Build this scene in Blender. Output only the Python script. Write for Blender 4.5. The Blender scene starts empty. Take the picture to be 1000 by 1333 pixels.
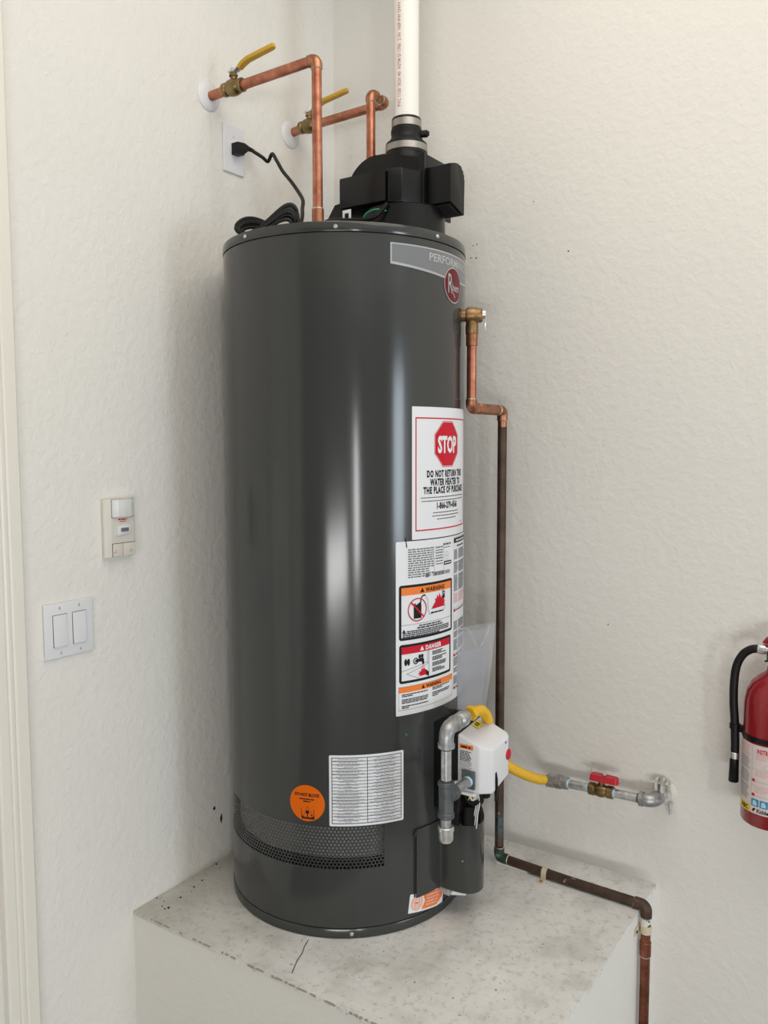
import bpy, bmesh, math, random
from mathutils import Vector, Matrix
random.seed(7)
S = bpy.context.scene
COL = S.collection
PI = math.pi
# ------------------------------------------------------------------ camera, light, exposure
CAM = Vector((1.4916, -1.9677, 1.0632)); YAW, PITCH, ROLL = 0.5913, 0.0826, -0.0025
fw = Vector((-math.sin(YAW)*math.cos(PITCH), math.cos(YAW)*math.cos(PITCH), -math.sin(PITCH)))
rt0 = Vector((math.cos(YAW), math.sin(YAW), 0)); up0 = rt0.cross(fw)
rt = rt0*math.cos(ROLL)+up0*math.sin(ROLL); upv = -rt0*math.sin(ROLL)+up0*math.cos(ROLL)
cd = bpy.data.cameras.new('camera'); cam = bpy.data.objects.new('camera', cd); COL.objects.link(cam)
m3 = Matrix((rt, upv, -fw)).transposed()
cam.matrix_world = Matrix.Translation(CAM) @ m3.to_4x4()
cd.sensor_fit = 'HORIZONTAL'; cd.sensor_width = 36; cd.lens = 36*1.0818; cd.clip_start = .05
S.camera = cam
S.view_settings.view_transform = 'Standard'; S.view_settings.look = 'None'
S.view_settings.gamma = 1; S.view_settings.use_curve_mapping = False
S.view_settings.exposure = 0.0
w = bpy.data.worlds.new('world'); S.world = w; w.use_nodes = True
wn = w.node_tree.nodes; wn['Background'].inputs[0].default_value = (.62, .74, .95, 1); wn['Background'].inputs[1].default_value = 1.0
ROOM_X, ROOM_Y, ZF, ZC = 7.4, -6.2, -0.457, 2.55
def area(name, loc, target, sx, sy, power, col, spread=PI):
    l = bpy.data.lights.new(name, 'AREA'); l.shape = 'RECTANGLE'; l.size = sx; l.size_y = sy
    l.energy = power; l.color = col; l.spread = spread
    o = bpy.data.objects.new(name, l); COL.objects.link(o); o.location = loc
    d = Vector(target)-Vector(loc); o.rotation_euler = d.to_track_quat('-Z', 'Y').to_euler(); return o
# daylight entering under the half-raised garage door, through the side door and the window; an added warm fill at the ceiling
area('daylight_garage_door', (3.45, ROOM_Y-.02, -.12), (3.0, -1.2, 2.3), 2.3, .64, 82, (1, .99, .975))
area('daylight_side_door', (6.2, ROOM_Y-.02, .40), (3.6, -1.0, 1.8), .62, 1.7, 72, (1, 1, 1))
area('daylight_window', (ROOM_X+.02, -.95, .85), (0, -.95, .85), 1.3, 1.9, 80, (.80, .91, 1.0))
area('ceiling_bounce_fill', (1.5, -.95, ZC-.03), (1.5, -.95, 0), 2.0, 1.3, 19, (1, .93, .82))  # no real fixture; brightens the upper walls in place of ceiling bounce

# ------------------------------------------------------------------ materials
MATS = {}
def nodes(name):
    m = bpy.data.materials.new(name); m.use_nodes = True; MATS[name] = m
    return m, m.node_tree.nodes, m.node_tree.links, m.node_tree.nodes['Principled BSDF']
def simple(name, col, rough=.5, metal=0, coat=0, spec=None, emit=None, alpha=1, trans=0):
    m, n, l, b = nodes(name)
    b.inputs['Base Color'].default_value = (*col, 1); b.inputs['Roughness'].default_value = rough
    b.inputs['Metallic'].default_value = metal; b.inputs['Coat Weight'].default_value = coat
    if coat: b.inputs['Coat Roughness'].default_value = .08
    if spec is not None: b.inputs['Specular IOR Level'].default_value = spec
    b.inputs['Alpha'].default_value = alpha; b.inputs['Transmission Weight'].default_value = trans
    return m
def noise(n, l, scale, detail=4, rough=.55, vec=None, dist=0):
    t = n.new('ShaderNodeTexNoise'); t.inputs['Scale'].default_value = scale; t.inputs['Detail'].default_value = detail
    t.inputs['Roughness'].default_value = rough; t.inputs['Distortion'].default_value = dist
    if vec is None:
        g = n.new('ShaderNodeNewGeometry'); vec = g.outputs['Position']
    l.new(vec, t.inputs['Vector']); return t.outputs['Fac']
def ramp(n, l, fac, stops):
    r = n.new('ShaderNodeValToRGB'); e = r.color_ramp.elements
    while len(e) < len(stops): e.new(.5)
    for i, (p, c) in enumerate(stops):
        e[i].position = p; e[i].color = (*c, 1) if len(c) == 3 else c
    l.new(fac, r.inputs['Fac']); return r.outputs['Color']
def bump(n, l, b, height, strength, dist):
    k = n.new('ShaderNodeBump'); k.inputs['Strength'].default_value = strength; k.inputs['Distance'].default_value = dist
    l.new(height, k.inputs['Height']); l.new(k.outputs['Normal'], b.inputs['Normal'])
def mixc(n, l, fac, a, c):
    x = n.new('ShaderNodeMix'); x.data_type = 'RGBA'; l.new(fac, x.inputs[0]) if not isinstance(fac, float) else setattr(x.inputs[0], 'default_value', fac)
    for v, i in ((a, 6), (c, 7)):
        if isinstance(v, tuple): x.inputs[i].default_value = (*v, 1)
        else: l.new(v, x.inputs[i])
    return x.outputs[2]
def mathn(n, l, op, a, c):
    x = n.new('ShaderNodeMath'); x.operation = op
    for v, i in ((a, 0), (c, 1)):
        if isinstance(v, (int, float)): x.inputs[i].default_value = v
        else: l.new(v, x.inputs[i])
    return x.outputs[0]
def wallmat(name, col, bstr=.40):
    m, n, l, b = nodes(name)
    a = noise(n, l, 1.6, 3); c = ramp(n, l, a, [(.3, tuple(x*.965 for x in col)), (.7, col)])
    l.new(c, b.inputs['Base Color']); b.inputs['Roughness'].default_value = .62; b.inputs['Specular IOR Level'].default_value = .35
    n1 = noise(n, l, 48, 4, .55, dist=.25); n2 = noise(n, l, 170, 3, .5)
    r1 = ramp(n, l, n1, [(.40, (0, 0, 0)), (.62, (1, 1, 1))])
    h = mathn(n, l, 'ADD', r1, mathn(n, l, 'MULTIPLY', n2, .35))
    bump(n, l, b, h, bstr, .0012)
    return m
wallmat('wall_paint', (.80, .778, .735)); wallmat('wall_paint_coarse', (.80, .775, .728), .58); wallmat('block_paint', (.78, .76, .71), .3); wallmat('far_wall_paint', (.30, .28, .25))
simple('trim_paint', (.80, .765, .69), .35); simple('ceiling_paint', (.82, .80, .75), .7)
simple('door_paint', (.78, .76, .71), .35)
m, n, l, b = nodes('garage_floor')
l.new(ramp(n, l, noise(n, l, 3, 6), [(.3, (.20, .195, .185)), (.7, (.27, .265, .25))]), b.inputs['Base Color']); b.inputs['Roughness'].default_value = .6
# platform top: painted screed with grey stains and dirt specks
m, n, l, b = nodes('screed')
c = ramp(n, l, noise(n, l, 7, 7, .62), [(.30, (.58, .565, .54)), (.50, (.76, .755, .74)), (.70, (.85, .85, .84))])
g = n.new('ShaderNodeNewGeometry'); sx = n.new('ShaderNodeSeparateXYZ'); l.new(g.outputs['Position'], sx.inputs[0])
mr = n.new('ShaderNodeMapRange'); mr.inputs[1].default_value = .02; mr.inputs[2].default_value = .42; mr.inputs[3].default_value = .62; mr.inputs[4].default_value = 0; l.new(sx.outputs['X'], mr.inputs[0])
dust_shade = mathn(n, l, 'MULTIPLY', mr.outputs[0], ramp(n, l, noise(n, l, 9, 5, .6), [(.25, (.5, .5, .5)), (.6, (1, 1, 1))]))
c = mixc(n, l, dust_shade, c, (.42, .38, .30))   # dusty brown along the left wall, the tank's shade painted in with it
c = mixc(n, l, ramp(n, l, noise(n, l, 55, 6, .7), [(.52, (0, 0, 0)), (.70, (.55, .55, .55))]), c, (.34, .325, .30))
c = mixc(n, l, ramp(n, l, noise(n, l, 120, 2, .5), [(.69, (0, 0, 0)), (.73, (.85, .85, .85))]), c, (.12, .10, .085))
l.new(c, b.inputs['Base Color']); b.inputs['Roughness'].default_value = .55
bump(n, l, b, noise(n, l, 30, 8, .65), .4, .004)
# tank enamel
m, n, l, b = nodes('tank_enamel')
b.inputs['Base Color'].default_value = (.040, .0415, .0405, 1); b.inputs['Roughness'].default_value = .16
b.inputs['Specular IOR Level'].default_value = .5; b.inputs['Metallic'].default_value = 0
g = n.new('ShaderNodeNewGeometry'); mp = n.new('ShaderNodeMapping'); mp.inputs['Scale'].default_value = (1, 1, .12); l.new(g.outputs['Position'], mp.inputs['Vector'])
bump(n, l, b, noise(n, l, 9, 2, .4, mp.outputs['Vector']), .12, .004)
simple('tank_dark', (.012, .012, .012), .6); simple('inner_steel', (.36, .36, .35), .40, .35)
simple('screw', (.55, .55, .53), .35, 1); simple('black_plastic', (.0045, .0048, .005), .33, spec=.30); simple('black_rubber', (.006, .006, .006), .45, spec=.30)
simple('black_gloss', (.005, .0055, .006), .26, spec=.32); simple('pvc', (.86, .83, .78), .35)
simple('stainless', (.40, .38, .35), .36, 1); simple('white_plastic', (.74, .74, .76), .36); simple('cream_plastic', (.68, .64, .57), .45)
simple('lens_plastic', (.72, .72, .70), .25); simple('dark_gap', (.05, .05, .05), .7); simple('slider_grey', (.16, .16, .18), .4)
simple('yellow_vinyl', (.60, .35, .03), .45); simple('yellow_coat', (.72, .42, .012), .40); simple('red_plastic', (.55, .015, .03), .35)
simple('red_paint', (.27, .006, .012), .25, 0, .3); simple('led_blue', (.05, .12, .85), .3); simple('pvc_red', (.62, .25, .25), .5)
simple('label_white', (.76, .77, .80), .38, spec=.18); simple('ink_black', (.012, .012, .012), .5, spec=.18); simple('ink_grey', (.30, .30, .31), .5, spec=.18)
simple('table_ink', (.42, .42, .44), .5, spec=.18); simple('ink_mid', (.13, .13, .135), .5, spec=.18); simple('ink_red', (.56, .009, .028), .45, spec=.18); simple('ink_orange', (.86, .22, .04), .42, spec=.18)
simple('ink_pink', (.75, .42, .42), .5, spec=.18); simple('ink_yellow', (.80, .62, .06), .5, spec=.18); simple('ink_blue', (.05, .25, .45), .5, spec=.18); simple('ink_cyan', (.45, .66, .78), .5, spec=.18)
simple('label_orange', (.72, .13, .002), .4, spec=.18); simple('badge_grey', (.17, .178, .188), .3); simple('badge_silver', (.42, .43, .44), .28, .2); simple('logo_red', (.13, .006, .012), .3, spec=.18)
simple('label_pinkwhite', (.70, .62, .60), .45, spec=.18); simple('caulk', (.78, .76, .70), .5); simple('beige_strap', (.62, .52, .38), .5)
simple('wire_white', (.72, .71, .68), .45); simple('wire_green', (.02, .30, .14), .4); simple('wire_yellow', (.60, .50, .05), .4); simple('wire_red', (.30, .03, .03), .4)
simple('drain_plastic', (.40, .40, .40), .4); simple('edge_dirt', (.40, .33, .26), .9); simple('grime_dark', (.02, .018, .016), .9); simple('grey_flat', (.50, .50, .50), .4); simple('green_dot', (.01, .10, .05), .4)
m = simple('clear_film', (.62, .64, .70), .10, trans=.0, alpha=.20); simple('paper', (.42, .43, .48), .5, alpha=.45)
def metalmat(name, lo, hi, rough=.3, scale=30, metal=1.0, bstr=0):
    m, n, l, b = nodes(name); f = noise(n, l, scale, 5, .6)
    l.new(ramp(n, l, f, [(.35, lo), (.65, hi)]), b.inputs['Base Color']); b.inputs['Metallic'].default_value = metal
    l.new(ramp(n, l, f, [(.3, (rough+.12,)*3), (.7, (rough,)*3)]), b.inputs['Roughness'])
    if bstr: bump(n, l, b, noise(n, l, 160, 3), bstr, .0015)
    return m
metalmat('copper', (.36, .125, .075), (.58, .255, .165), .30); metalmat('copper_joint', (.30, .125, .07), (.52, .235, .14), .34)
metalmat('copper_worn', (.10, .04, .025), (.36, .13, .08), .40, 16)
metalmat('brass', (.17, .12, .055), (.32, .23, .11), .34); metalmat('bronze', (.24, .14, .065), (.42, .27, .14), .36)
metalmat('galvanized', (.30, .31, .32), (.50, .51, .52), .42, 60, 1, .25); metalmat('galvanized_bright', (.45, .46, .47), (.72, .73, .74), .3, 70)
metalmat('black_iron', (.10, .11, .115), (.16, .17, .175), .45, 50, .8, .3); metalmat('zinc', (.55, .56, .56), (.80, .80, .79), .3, 80)
metalmat('painted_bracket', (.42, .40, .36), (.78, .76, .72), .5, 70, .1); metalmat('solder', (.52, .48, .42), (.72, .66, .58), .35, 80)
# tarnished brown copper, with green crust in the elbow's damp stretch and dribbles of white paint
m, n, l, b = nodes('copper_tarnished')
c = ramp(n, l, noise(n, l, 25, 5), [(.3, (.055, .034, .024)), (.7, (.105, .065, .045))])
g = n.new('ShaderNodeNewGeometry'); sx = n.new('ShaderNodeSeparateXYZ'); l.new(g.outputs['Position'], sx.inputs[0])
def band(v, lo, hi, soft):
    a = n.new('ShaderNodeMapRange'); a.inputs[1].default_value = lo; a.inputs[2].default_value = lo+soft; l.new(v, a.inputs[0])
    d = n.new('ShaderNodeMapRange'); d.inputs[1].default_value = hi-soft; d.inputs[2].default_value = hi; d.inputs[3].default_value = 1; d.inputs[4].default_value = 0; l.new(v, d.inputs[0])
    return mathn(n, l, 'MULTIPLY', a.outputs[0], d.outputs[0])
vb = mathn(n, l, 'MULTIPLY', band(sx.outputs['Z'], .052, .145, .03), ramp(n, l, noise(n, l, 70, 6, .7), [(.40, (0, 0, 0)), (.56, (.8, .8, .8))]))
c = mixc(n, l, vb, c, (.09, .16, .17))
c = mixc(n, l, ramp(n, l, noise(n, l, 33, 3, .5), [(.70, (0, 0, 0)), (.72, (.8, .8, .8))]), c, (.45, .42, .37))
l.new(c, b.inputs['Base Color']); b.inputs['Roughness'].default_value = .5; b.inputs['Metallic'].default_value = .55
m, n, l, b = nodes('verdigris')
l.new(ramp(n, l, noise(n, l, 60, 5), [(.40, (.04, .028, .022)), (.56, (.012, .085, .06)), (.72, (.26, .31, .28))]), b.inputs['Base Color']); b.inputs['Roughness'].default_value = .7
m, n, l, b = nodes('paint_splashed_copper')
l.new(ramp(n, l, noise(n, l, 45, 4, .6), [(.42, (.07, .045, .035)), (.47, (.70, .68, .64))]), b.inputs['Base Color']); b.inputs['Roughness'].default_value = .5

# ------------------------------------------------------------------ mesh helpers
def frame(axis):
    a = Vector(axis).normalized(); t = Vector((0, 0, 1)) if abs(a.z) < .9 else Vector((1, 0, 0))
    u = t.cross(a).normalized(); return u, a.cross(u), a
def tube(bm, pts, r, seg=16, cap=True):
    P = [Vector(p) for p in pts]; N = len(P); R = r if isinstance(r, (list, tuple)) else [r]*N
    T = [((P[min(i+1, N-1)]-P[max(i-1, 0)])).normalized() for i in range(N)]
    u, v, _ = frame(T[0]); rings = []
    for i in range(N):
        if i:
            q = T[i-1].rotation_difference(T[i]); u = q @ u; v = q @ v
        rings.append([bm.verts.new(P[i]+R[i]*(u*math.cos(2*PI*k/seg)+v*math.sin(2*PI*k/seg))) for k in range(seg)])
    for a, c in zip(rings, rings[1:]):
        for k in range(seg): bm.faces.new((a[k], a[(k+1) % seg], c[(k+1) % seg], c[k]))
    if cap: bm.faces.new(rings[0][::-1]); bm.faces.new(rings[-1])
def loop_tube(bm, pts, r, seg=10):
    P = [Vector(p) for p in pts]; N = len(P); rings = []
    for i in range(N):
        t = (P[(i+1) % N]-P[i-1]).normalized(); u = Vector((0, 0, 1)).cross(t)
        u = u.normalized() if u.length > .2 else Vector((1, 0, 0)).cross(t).normalized(); v = t.cross(u)
        rings.append([bm.verts.new(P[i]+r*(u*math.cos(2*PI*k/seg)+v*math.sin(2*PI*k/seg))) for k in range(seg)])
    for i in range(N):
        a, c = rings[i-1], rings[i]
        for k in range(seg): bm.faces.new((a[k], a[(k+1) % seg], c[(k+1) % seg], c[k]))
def arc3(a, c, d, rad, n=8):
    """fillet at corner c between directions to a and d"""
    a, c, d = Vector(a), Vector(c), Vector(d); e1 = (a-c).normalized(); e2 = (d-c).normalized()
    ang = e1.angle(e2); t = rad/math.tan(ang/2); p1 = c+e1*t; p2 = c+e2*t
    ctr = c+(e1+e2).normalized()*(rad/math.sin(ang/2)); v1 = p1-ctr; v2 = p2-ctr; om = v1.angle(v2)
    return [ctr+(v1*math.sin((1-s/n)*om)+v2*math.sin(s/n*om))/math.sin(om) for s in range(n+1)]
def fillet(pts, rad, n=8):
    out = [Vector(pts[0])]
    for i in range(1, len(pts)-1): out += arc3(pts[i-1], pts[i], pts[i+1], rad, n)
    return out+[Vector(pts[-1])]
def spline(pts, n=10):
    P = [Vector(p) for p in pts]; P = [2*P[0]-P[1]]+P+[2*P[-1]-P[-2]]; out = []
    for i in range(1, len(P)-2):
        for k in range(n):
            t = k/n; a, b_, c, d = P[i-1:i+3]
            out.append(.5*((2*b_)+(c-a)*t+(2*a-5*b_+4*c-d)*t*t+(3*b_-a-3*c+d)*t**3))
    return out+[P[-2]]
def lathe(bm, prof, org, axis, seg=32):
    u, v, a = frame(axis); o = Vector(org); rings = []
    for r, h in prof:
        if r < 1e-6: rings.append([bm.verts.new(o+a*h)])
        else: rings.append([bm.verts.new(o+a*h+r*(u*math.cos(2*PI*k/seg)+v*math.sin(2*PI*k/seg))) for k in range(seg)])
    for p, q in zip(rings, rings[1:]):
        for k in range(seg):
            k2 = (k+1) % seg
            if len(p) == 1 and len(q) == 1: continue
            if len(p) == 1: bm.faces.new((p[0], q[k2], q[k]))
            elif len(q) == 1: bm.faces.new((p[k], p[k2], q[0]))
            else: bm.faces.new((p[k], p[k2], q[k2], q[k]))
def cylr(bm, p0, p1, r, ch=.001, seg=24):
    d = Vector(p1)-Vector(p0); L = d.length
    lathe(bm, [(0, 0), (r-ch, 0), (r, ch), (r, L-ch), (r-ch, L), (0, L)], p0, d, seg)
def prism(bm, poly, org, ux, uy, h, bevel=0, bseg=2):
    """extrude a 2-d outline from org along ux x uy by h"""
    ux, uy = Vector(ux).normalized(), Vector(uy).normalized(); un = ux.cross(uy); o = Vector(org)
    A = [bm.verts.new(o+ux*x+uy*y) for x, y in poly]; B = [bm.verts.new(o+ux*x+uy*y+un*h) for x, y in poly]; N = len(poly)
    fs = [bm.faces.new(A[::-1]), bm.faces.new(B)]
    for k in range(N): fs.append(bm.faces.new((A[k], A[(k+1) % N], B[(k+1) % N], B[k])))
    if bevel:
        es = set()
        for f in fs: es.update(f.edges)
        bmesh.ops.bevel(bm, geom=list(es), offset=bevel, segments=bseg, affect='EDGES', profile=.6, clamp_overlap=True)
def box(bm, lo, hi, bevel=0, bseg=2):
    prism(bm, [(0, 0), (hi[0]-lo[0], 0), (hi[0]-lo[0], hi[1]-lo[1]), (0, hi[1]-lo[1])], lo, (1, 0, 0), (0, 1, 0), hi[2]-lo[2], bevel, bseg)
def rrect(x0, y0, x1, y1, r, n=5):
    out = []
    for cx, cy, a0 in ((x1-r, y1-r, 0), (x0+r, y1-r, 90), (x0+r, y0+r, 180), (x1-r, y0+r, 270)):
        out += [(cx+r*math.cos(math.radians(a0+90*k/n)), cy+r*math.sin(math.radians(a0+90*k/n))) for k in range(n+1)]
    return out
ORG = {}
def origin(o): return ORG.get(o.name, Vector((0, 0, 0)))
def obj(name, bm, mat, parent=None, sharp=38, kind=None, label=None, base=None):
    """one mesh object; geometry is given in world metres, the origin goes to the parent's origin (or base)"""
    me = bpy.data.meshes.new(name); bm.normal_update(); bmesh.ops.recalc_face_normals(bm, faces=bm.faces[:])
    lim = math.radians(sharp)
    for f in bm.faces: f.smooth = True
    for e in bm.edges:
        if len(e.link_faces) == 2 and e.calc_face_angle(0) > lim: e.smooth = False
    bm.to_mesh(me); bm.free()
    o = bpy.data.objects.new(name, me); COL.objects.link(o); me.materials.append(MATS[mat])
    if parent is not None:
        org = origin(parent); o.parent = parent; me.transform(Matrix.Translation(-org)); ORG[o.name] = org
    elif base is not None:
        b_ = Vector(base); me.transform(Matrix.Translation(-b_)); o.location = b_; ORG[o.name] = b_
    if kind: o['kind'] = kind
    if label: o['label'] = label
    return o
def thing(name, loc, label, cat, group=None):
    o = bpy.data.objects.new(name, None); COL.objects.link(o); o.location = loc; o.empty_display_size = .05
    o['label'] = label; o['category'] = cat; ORG[o.name] = Vector(loc)
    if group: o['group'] = group
    return o
def part(name, mat, parent, *fns, **k):
    bm = bmesh.new()
    for f in fns: f(bm)
    return obj(name, bm, mat, parent, **k)
def struct(name, mat, *fns, **k):
    bm = bmesh.new()
    for f in fns: f(bm)
    return obj(name, bm, mat, None, kind='structure', **k)
def P_(f, *a, **k): return lambda bm: f(bm, *a, **k)

# text outlines as flat meshes
def text_geo(s, cap, sx=1.0, bold=0.0, track=1.0, align='CENTER'):
    c = bpy.data.curves.new('t', 'FONT'); c.body = s; c.size = cap/.72; c.align_x = align; c.offset = bold*cap; c.space_character = track; c.resolution_u = 2
    o = bpy.data.objects.new('t', c); COL.objects.link(o); bpy.context.view_layer.update()
    me = bpy.data.meshes.new_from_object(o.evaluated_get(bpy.context.evaluated_depsgraph_get()))
    V = [(v.co.x*sx, v.co.y) for v in me.vertices]; F = [tuple(p.vertices) for p in me.polygons]
    bpy.data.objects.remove(o); bpy.data.curves.remove(c); bpy.data.meshes.remove(me); return V, F
class Label:
    """flat artwork in metres (u right, v up), later laid onto a surface by a mapping (u,v,w)->world"""
    def __init__(s, mapping, step): s.map, s.step, s.bms = mapping, step, {}
    def bm(s, key): return s.bms.setdefault(key, bmesh.new())
    def poly(s, key, pts, w):
        b = s.bm(key); vs = [b.verts.new((x, y, w)) for x, y in pts]; b.faces.new(vs)
    def rect(s, key, u0, v0, u1, v1, w): s.poly(key, [(u0, v0), (u1, v0), (u1, v1), (u0, v1)], w)
    def ring(s, key, outer, inner, w):
        b = s.bm(key); A = [b.verts.new((x, y, w)) for x, y in outer]; B = [b.verts.new((x, y, w)) for x, y in inner]; N = len(A)
        for k in range(N): b.faces.new((A[k], A[(k+1) % N], B[(k+1) % N], B[k]))
    def frame(s, key, u0, v0, u1, v1, t, w): s.ring(key, [(u0, v0), (u1, v0), (u1, v1), (u0, v1)], [(u0+t, v0+t), (u1-t, v0+t), (u1-t, v1-t), (u0+t, v1-t)], w)
    def text(s, key, st, u, v, cap, w, sx=1, bold=0, track=1, align='CENTER', rot=0):
        V, F = text_geo(st, cap, sx, bold, track, align); b = s.bm(key); c, n_ = math.cos(rot), math.sin(rot)
        vs = [b.verts.new((u+x*c-y*n_, v+x*n_+y*c, w)) for x, y in V]
        for f in F:
            try: b.faces.new([vs[i] for i in f])
            except ValueError: pass
    def line(s, key, u0, v0, u1, v1, t, w):
        dx, dy = u1-u0, v1-v0; L = math.hypot(dx, dy); nx, ny = -dy/L*t/2, dx/L*t/2
        s.poly(key, [(u0+nx, v0+ny), (u0-nx, v0-ny), (u1-nx, v1-ny), (u1+nx, v1+ny)], w)
    def print_(s, key, u0, u1, v, h, w, center=False, fill=.86):
        """a row of unreadably small print: word-long dashes"""
        u = u0
        while u < u1-.001:
            L = min(random.uniform(.003, .011)*h/.0022, u1-u); s.rect(key, u, v, u+L*fill, v+h, w); u += L
    def block(s, key, u0, u1, v1, v0, h, pitch, w):
        v = v1-h
        while v > v0:
            s.print_(key, u0, u1-random.uniform(0, .25)*(u1-u0), v, h, w); v -= pitch
    def build_all(s, parent):
        for key in list(s.bms):
            nm, mt = key.split('|'); s.build(nm.split('#')[0], key, mt, parent)
    def build(s, name, key, mat, parent, thick=0, label=None):
        b = s.bms.pop(key); us = [v.co.x for v in b.verts]
        if not us: b.free(); return None
        k = math.ceil(min(us)/s.step)*s.step
        if s.step < 1:
            while k < max(us):
                bmesh.ops.bisect_plane(b, geom=b.verts[:]+b.edges[:]+b.faces[:], dist=1e-6, plane_co=(k, 0, 0), plane_no=(1, 0, 0)); k += s.step
        if thick:
            r = bmesh.ops.extrude_face_region(b, geom=b.faces[:])
            for v in r['geom']:
                if isinstance(v, bmesh.types.BMVert): v.co.z -= thick
        for v in b.verts: v.co = s.map(v.co.x, v.co.y, v.co.z)
        return obj(name, b, mat, parent, label=label, kind='stuff' if name.endswith('print') or name.endswith('lines') else None)

# ------------------------------------------------------------------ the garage
TX, TY, TR = .3088, -.3676, .28
T = .12
struct('floor', 'garage_floor', P_(box, (-T, ROOM_Y-T, ZF-.1), (ROOM_X+T, T, ZF)))
struct('ceiling', 'ceiling_paint', P_(box, (-T, ROOM_Y-T, ZC), (ROOM_X+T, T, ZC+.1)))
# left wall with the doorway beyond the casing
DY0, DY1, DZ = -1.107, -2.0, 1.98
wl = struct('wall_left', 'wall_paint_coarse', P_(box, (-T, DY0, ZF), (0, 0, ZC)), P_(box, (-T, ROOM_Y, ZF), (0, DY1, ZC)), P_(box, (-T, DY1, DZ), (0, DY0, ZC)))
wr = struct('wall_right', 'wall_paint', P_(box, (-T, 0, ZF), (ROOM_X+T, T, ZC)))
# wall with the window (low daylight along the right wall)
struct('wall_side', 'far_wall_paint', P_(box, (ROOM_X, ROOM_Y, ZF), (ROOM_X+T, -1.6, ZC)), P_(box, (ROOM_X, -.3, ZF), (ROOM_X+T, 0, ZC)),
       P_(box, (ROOM_X, -1.6, ZF), (ROOM_X+T, -.3, -.10)), P_(box, (ROOM_X, -1.6, 1.80), (ROOM_X+T, -.3, ZC)))
# wall with the garage door opening and the side door
struct('wall_front', 'far_wall_paint', P_(box, (-T, ROOM_Y-T, ZF), (2.3, ROOM_Y, ZC)), P_(box, (4.6, ROOM_Y-T, ZF), (5.89, ROOM_Y, ZC)),
       P_(box, (6.51, ROOM_Y-T, ZF), (ROOM_X+T, ROOM_Y, ZC)), P_(box, (2.3, ROOM_Y-T, .22), (4.6, ROOM_Y, ZC)), P_(box, (5.89, ROOM_Y-T, 1.25), (6.51, ROOM_Y, ZC)))
# door casing: stepped moulding, mitred profile run up the wall and across the head
prof = [(0, 0), (0, .011), (.003, .014), (.026, .0155), (.029, .0135), (.031, .0135), (.034, .0165), (.040, .0175), (.043, .015), (.045, .015), (.048, .018), (.066, .019), (.070, .016), (.070, 0)]
def casing(bm):
    A = [bm.verts.new((h, -1.026-a, ZF)) for a, h in prof]; B = [bm.verts.new((h, -1.026-a, DZ+.081-a)) for a, h in prof]
    C = [bm.verts.new((h, DY1-.011+a-.07, DZ+.081-a)) for a, h in prof]; D = [bm.verts.new((h, DY1-.011+a-.07, ZF)) for a, h in prof]; N = len(prof)
    for X, Y in ((A, B), (B, C), (C, D)):
        for k in range(N): bm.faces.new((X[k], X[(k+1) % N], Y[(k+1) % N], Y[k]))
    bm.faces.new(A); bm.faces.new(D)
struct('trim_1', 'trim_paint', casing, sharp=20)
d1 = struct('door_1', 'door_paint', P_(box, (-.075, DY1, ZF), (-.04, DY0, DZ)))
part('door_jamb', 'trim_paint', d1, P_(box, (-T, DY0-.018, ZF), (0, DY0, DZ)), P_(box, (-T, DY1, ZF), (0, DY1+.018, DZ)), P_(box, (-T, DY1, DZ-.018), (0, DY0, DZ)))
for z0, z1 in ((ZF+.15, .35), (.55, 1.83)):
    for y0, y1 in ((DY0-.12, DY0-.42), (DY0-.5, DY1+.12)): part('door_panel', 'door_paint', d1, P_(box, (-.041, y1, z0), (-.034, y0, z1), .004))
part('knob', 'stainless', d1, P_(lathe, [(0, -.04), (.01, -.04), (.01, 0), (.026, .012), (.026, .03), (.012, .04), (0, .04)], (-.02, DY1+.09, .5), (1, 0, 0), 20))
# scrapes in the plaster
def scrape(y, z, h, ww, seed):
    def f(bm):
        r_ = random.Random(seed); pts = []
        for k in range(9):
            a = 2*PI*k/9; pts.append((math.cos(a)*ww*r_.uniform(.5, 1.2), math.sin(a)*h*r_.uniform(.6, 1.1)))
        prism(bm, pts, (-.001, y, z), (0, 1, 0), (0, 0, 1), .0016)
    return f
part('gouge', 'grime_dark', wl, scrape(-.5199, .1443, .006, .005, 3), label='dark gouge in the plaster'); part('gouge', 'grime_dark', wl, scrape(-.4965, .107, .014, .0035, 5), label='dark gouge in the plaster')
for i, (x, z, s) in enumerate(((.452, 1.5747, .0018), (.4632, 1.5772, .002), (.4455, 1.5442, .002), (.4612, 1.5423, .0024), (.7128, 1.5278, .0025), (.62, 1.66, .0018), (.83, .62, .002))):
    def nick(bm, x=x, z=z, s=s): lathe(bm, [(0, 0), (s, 0), (s*.7, .0006), (0, .0006)], (x, .0002, z), (0, -1, 0), 8)
    part('nick', 'grime_dark', wr, nick)

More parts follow.
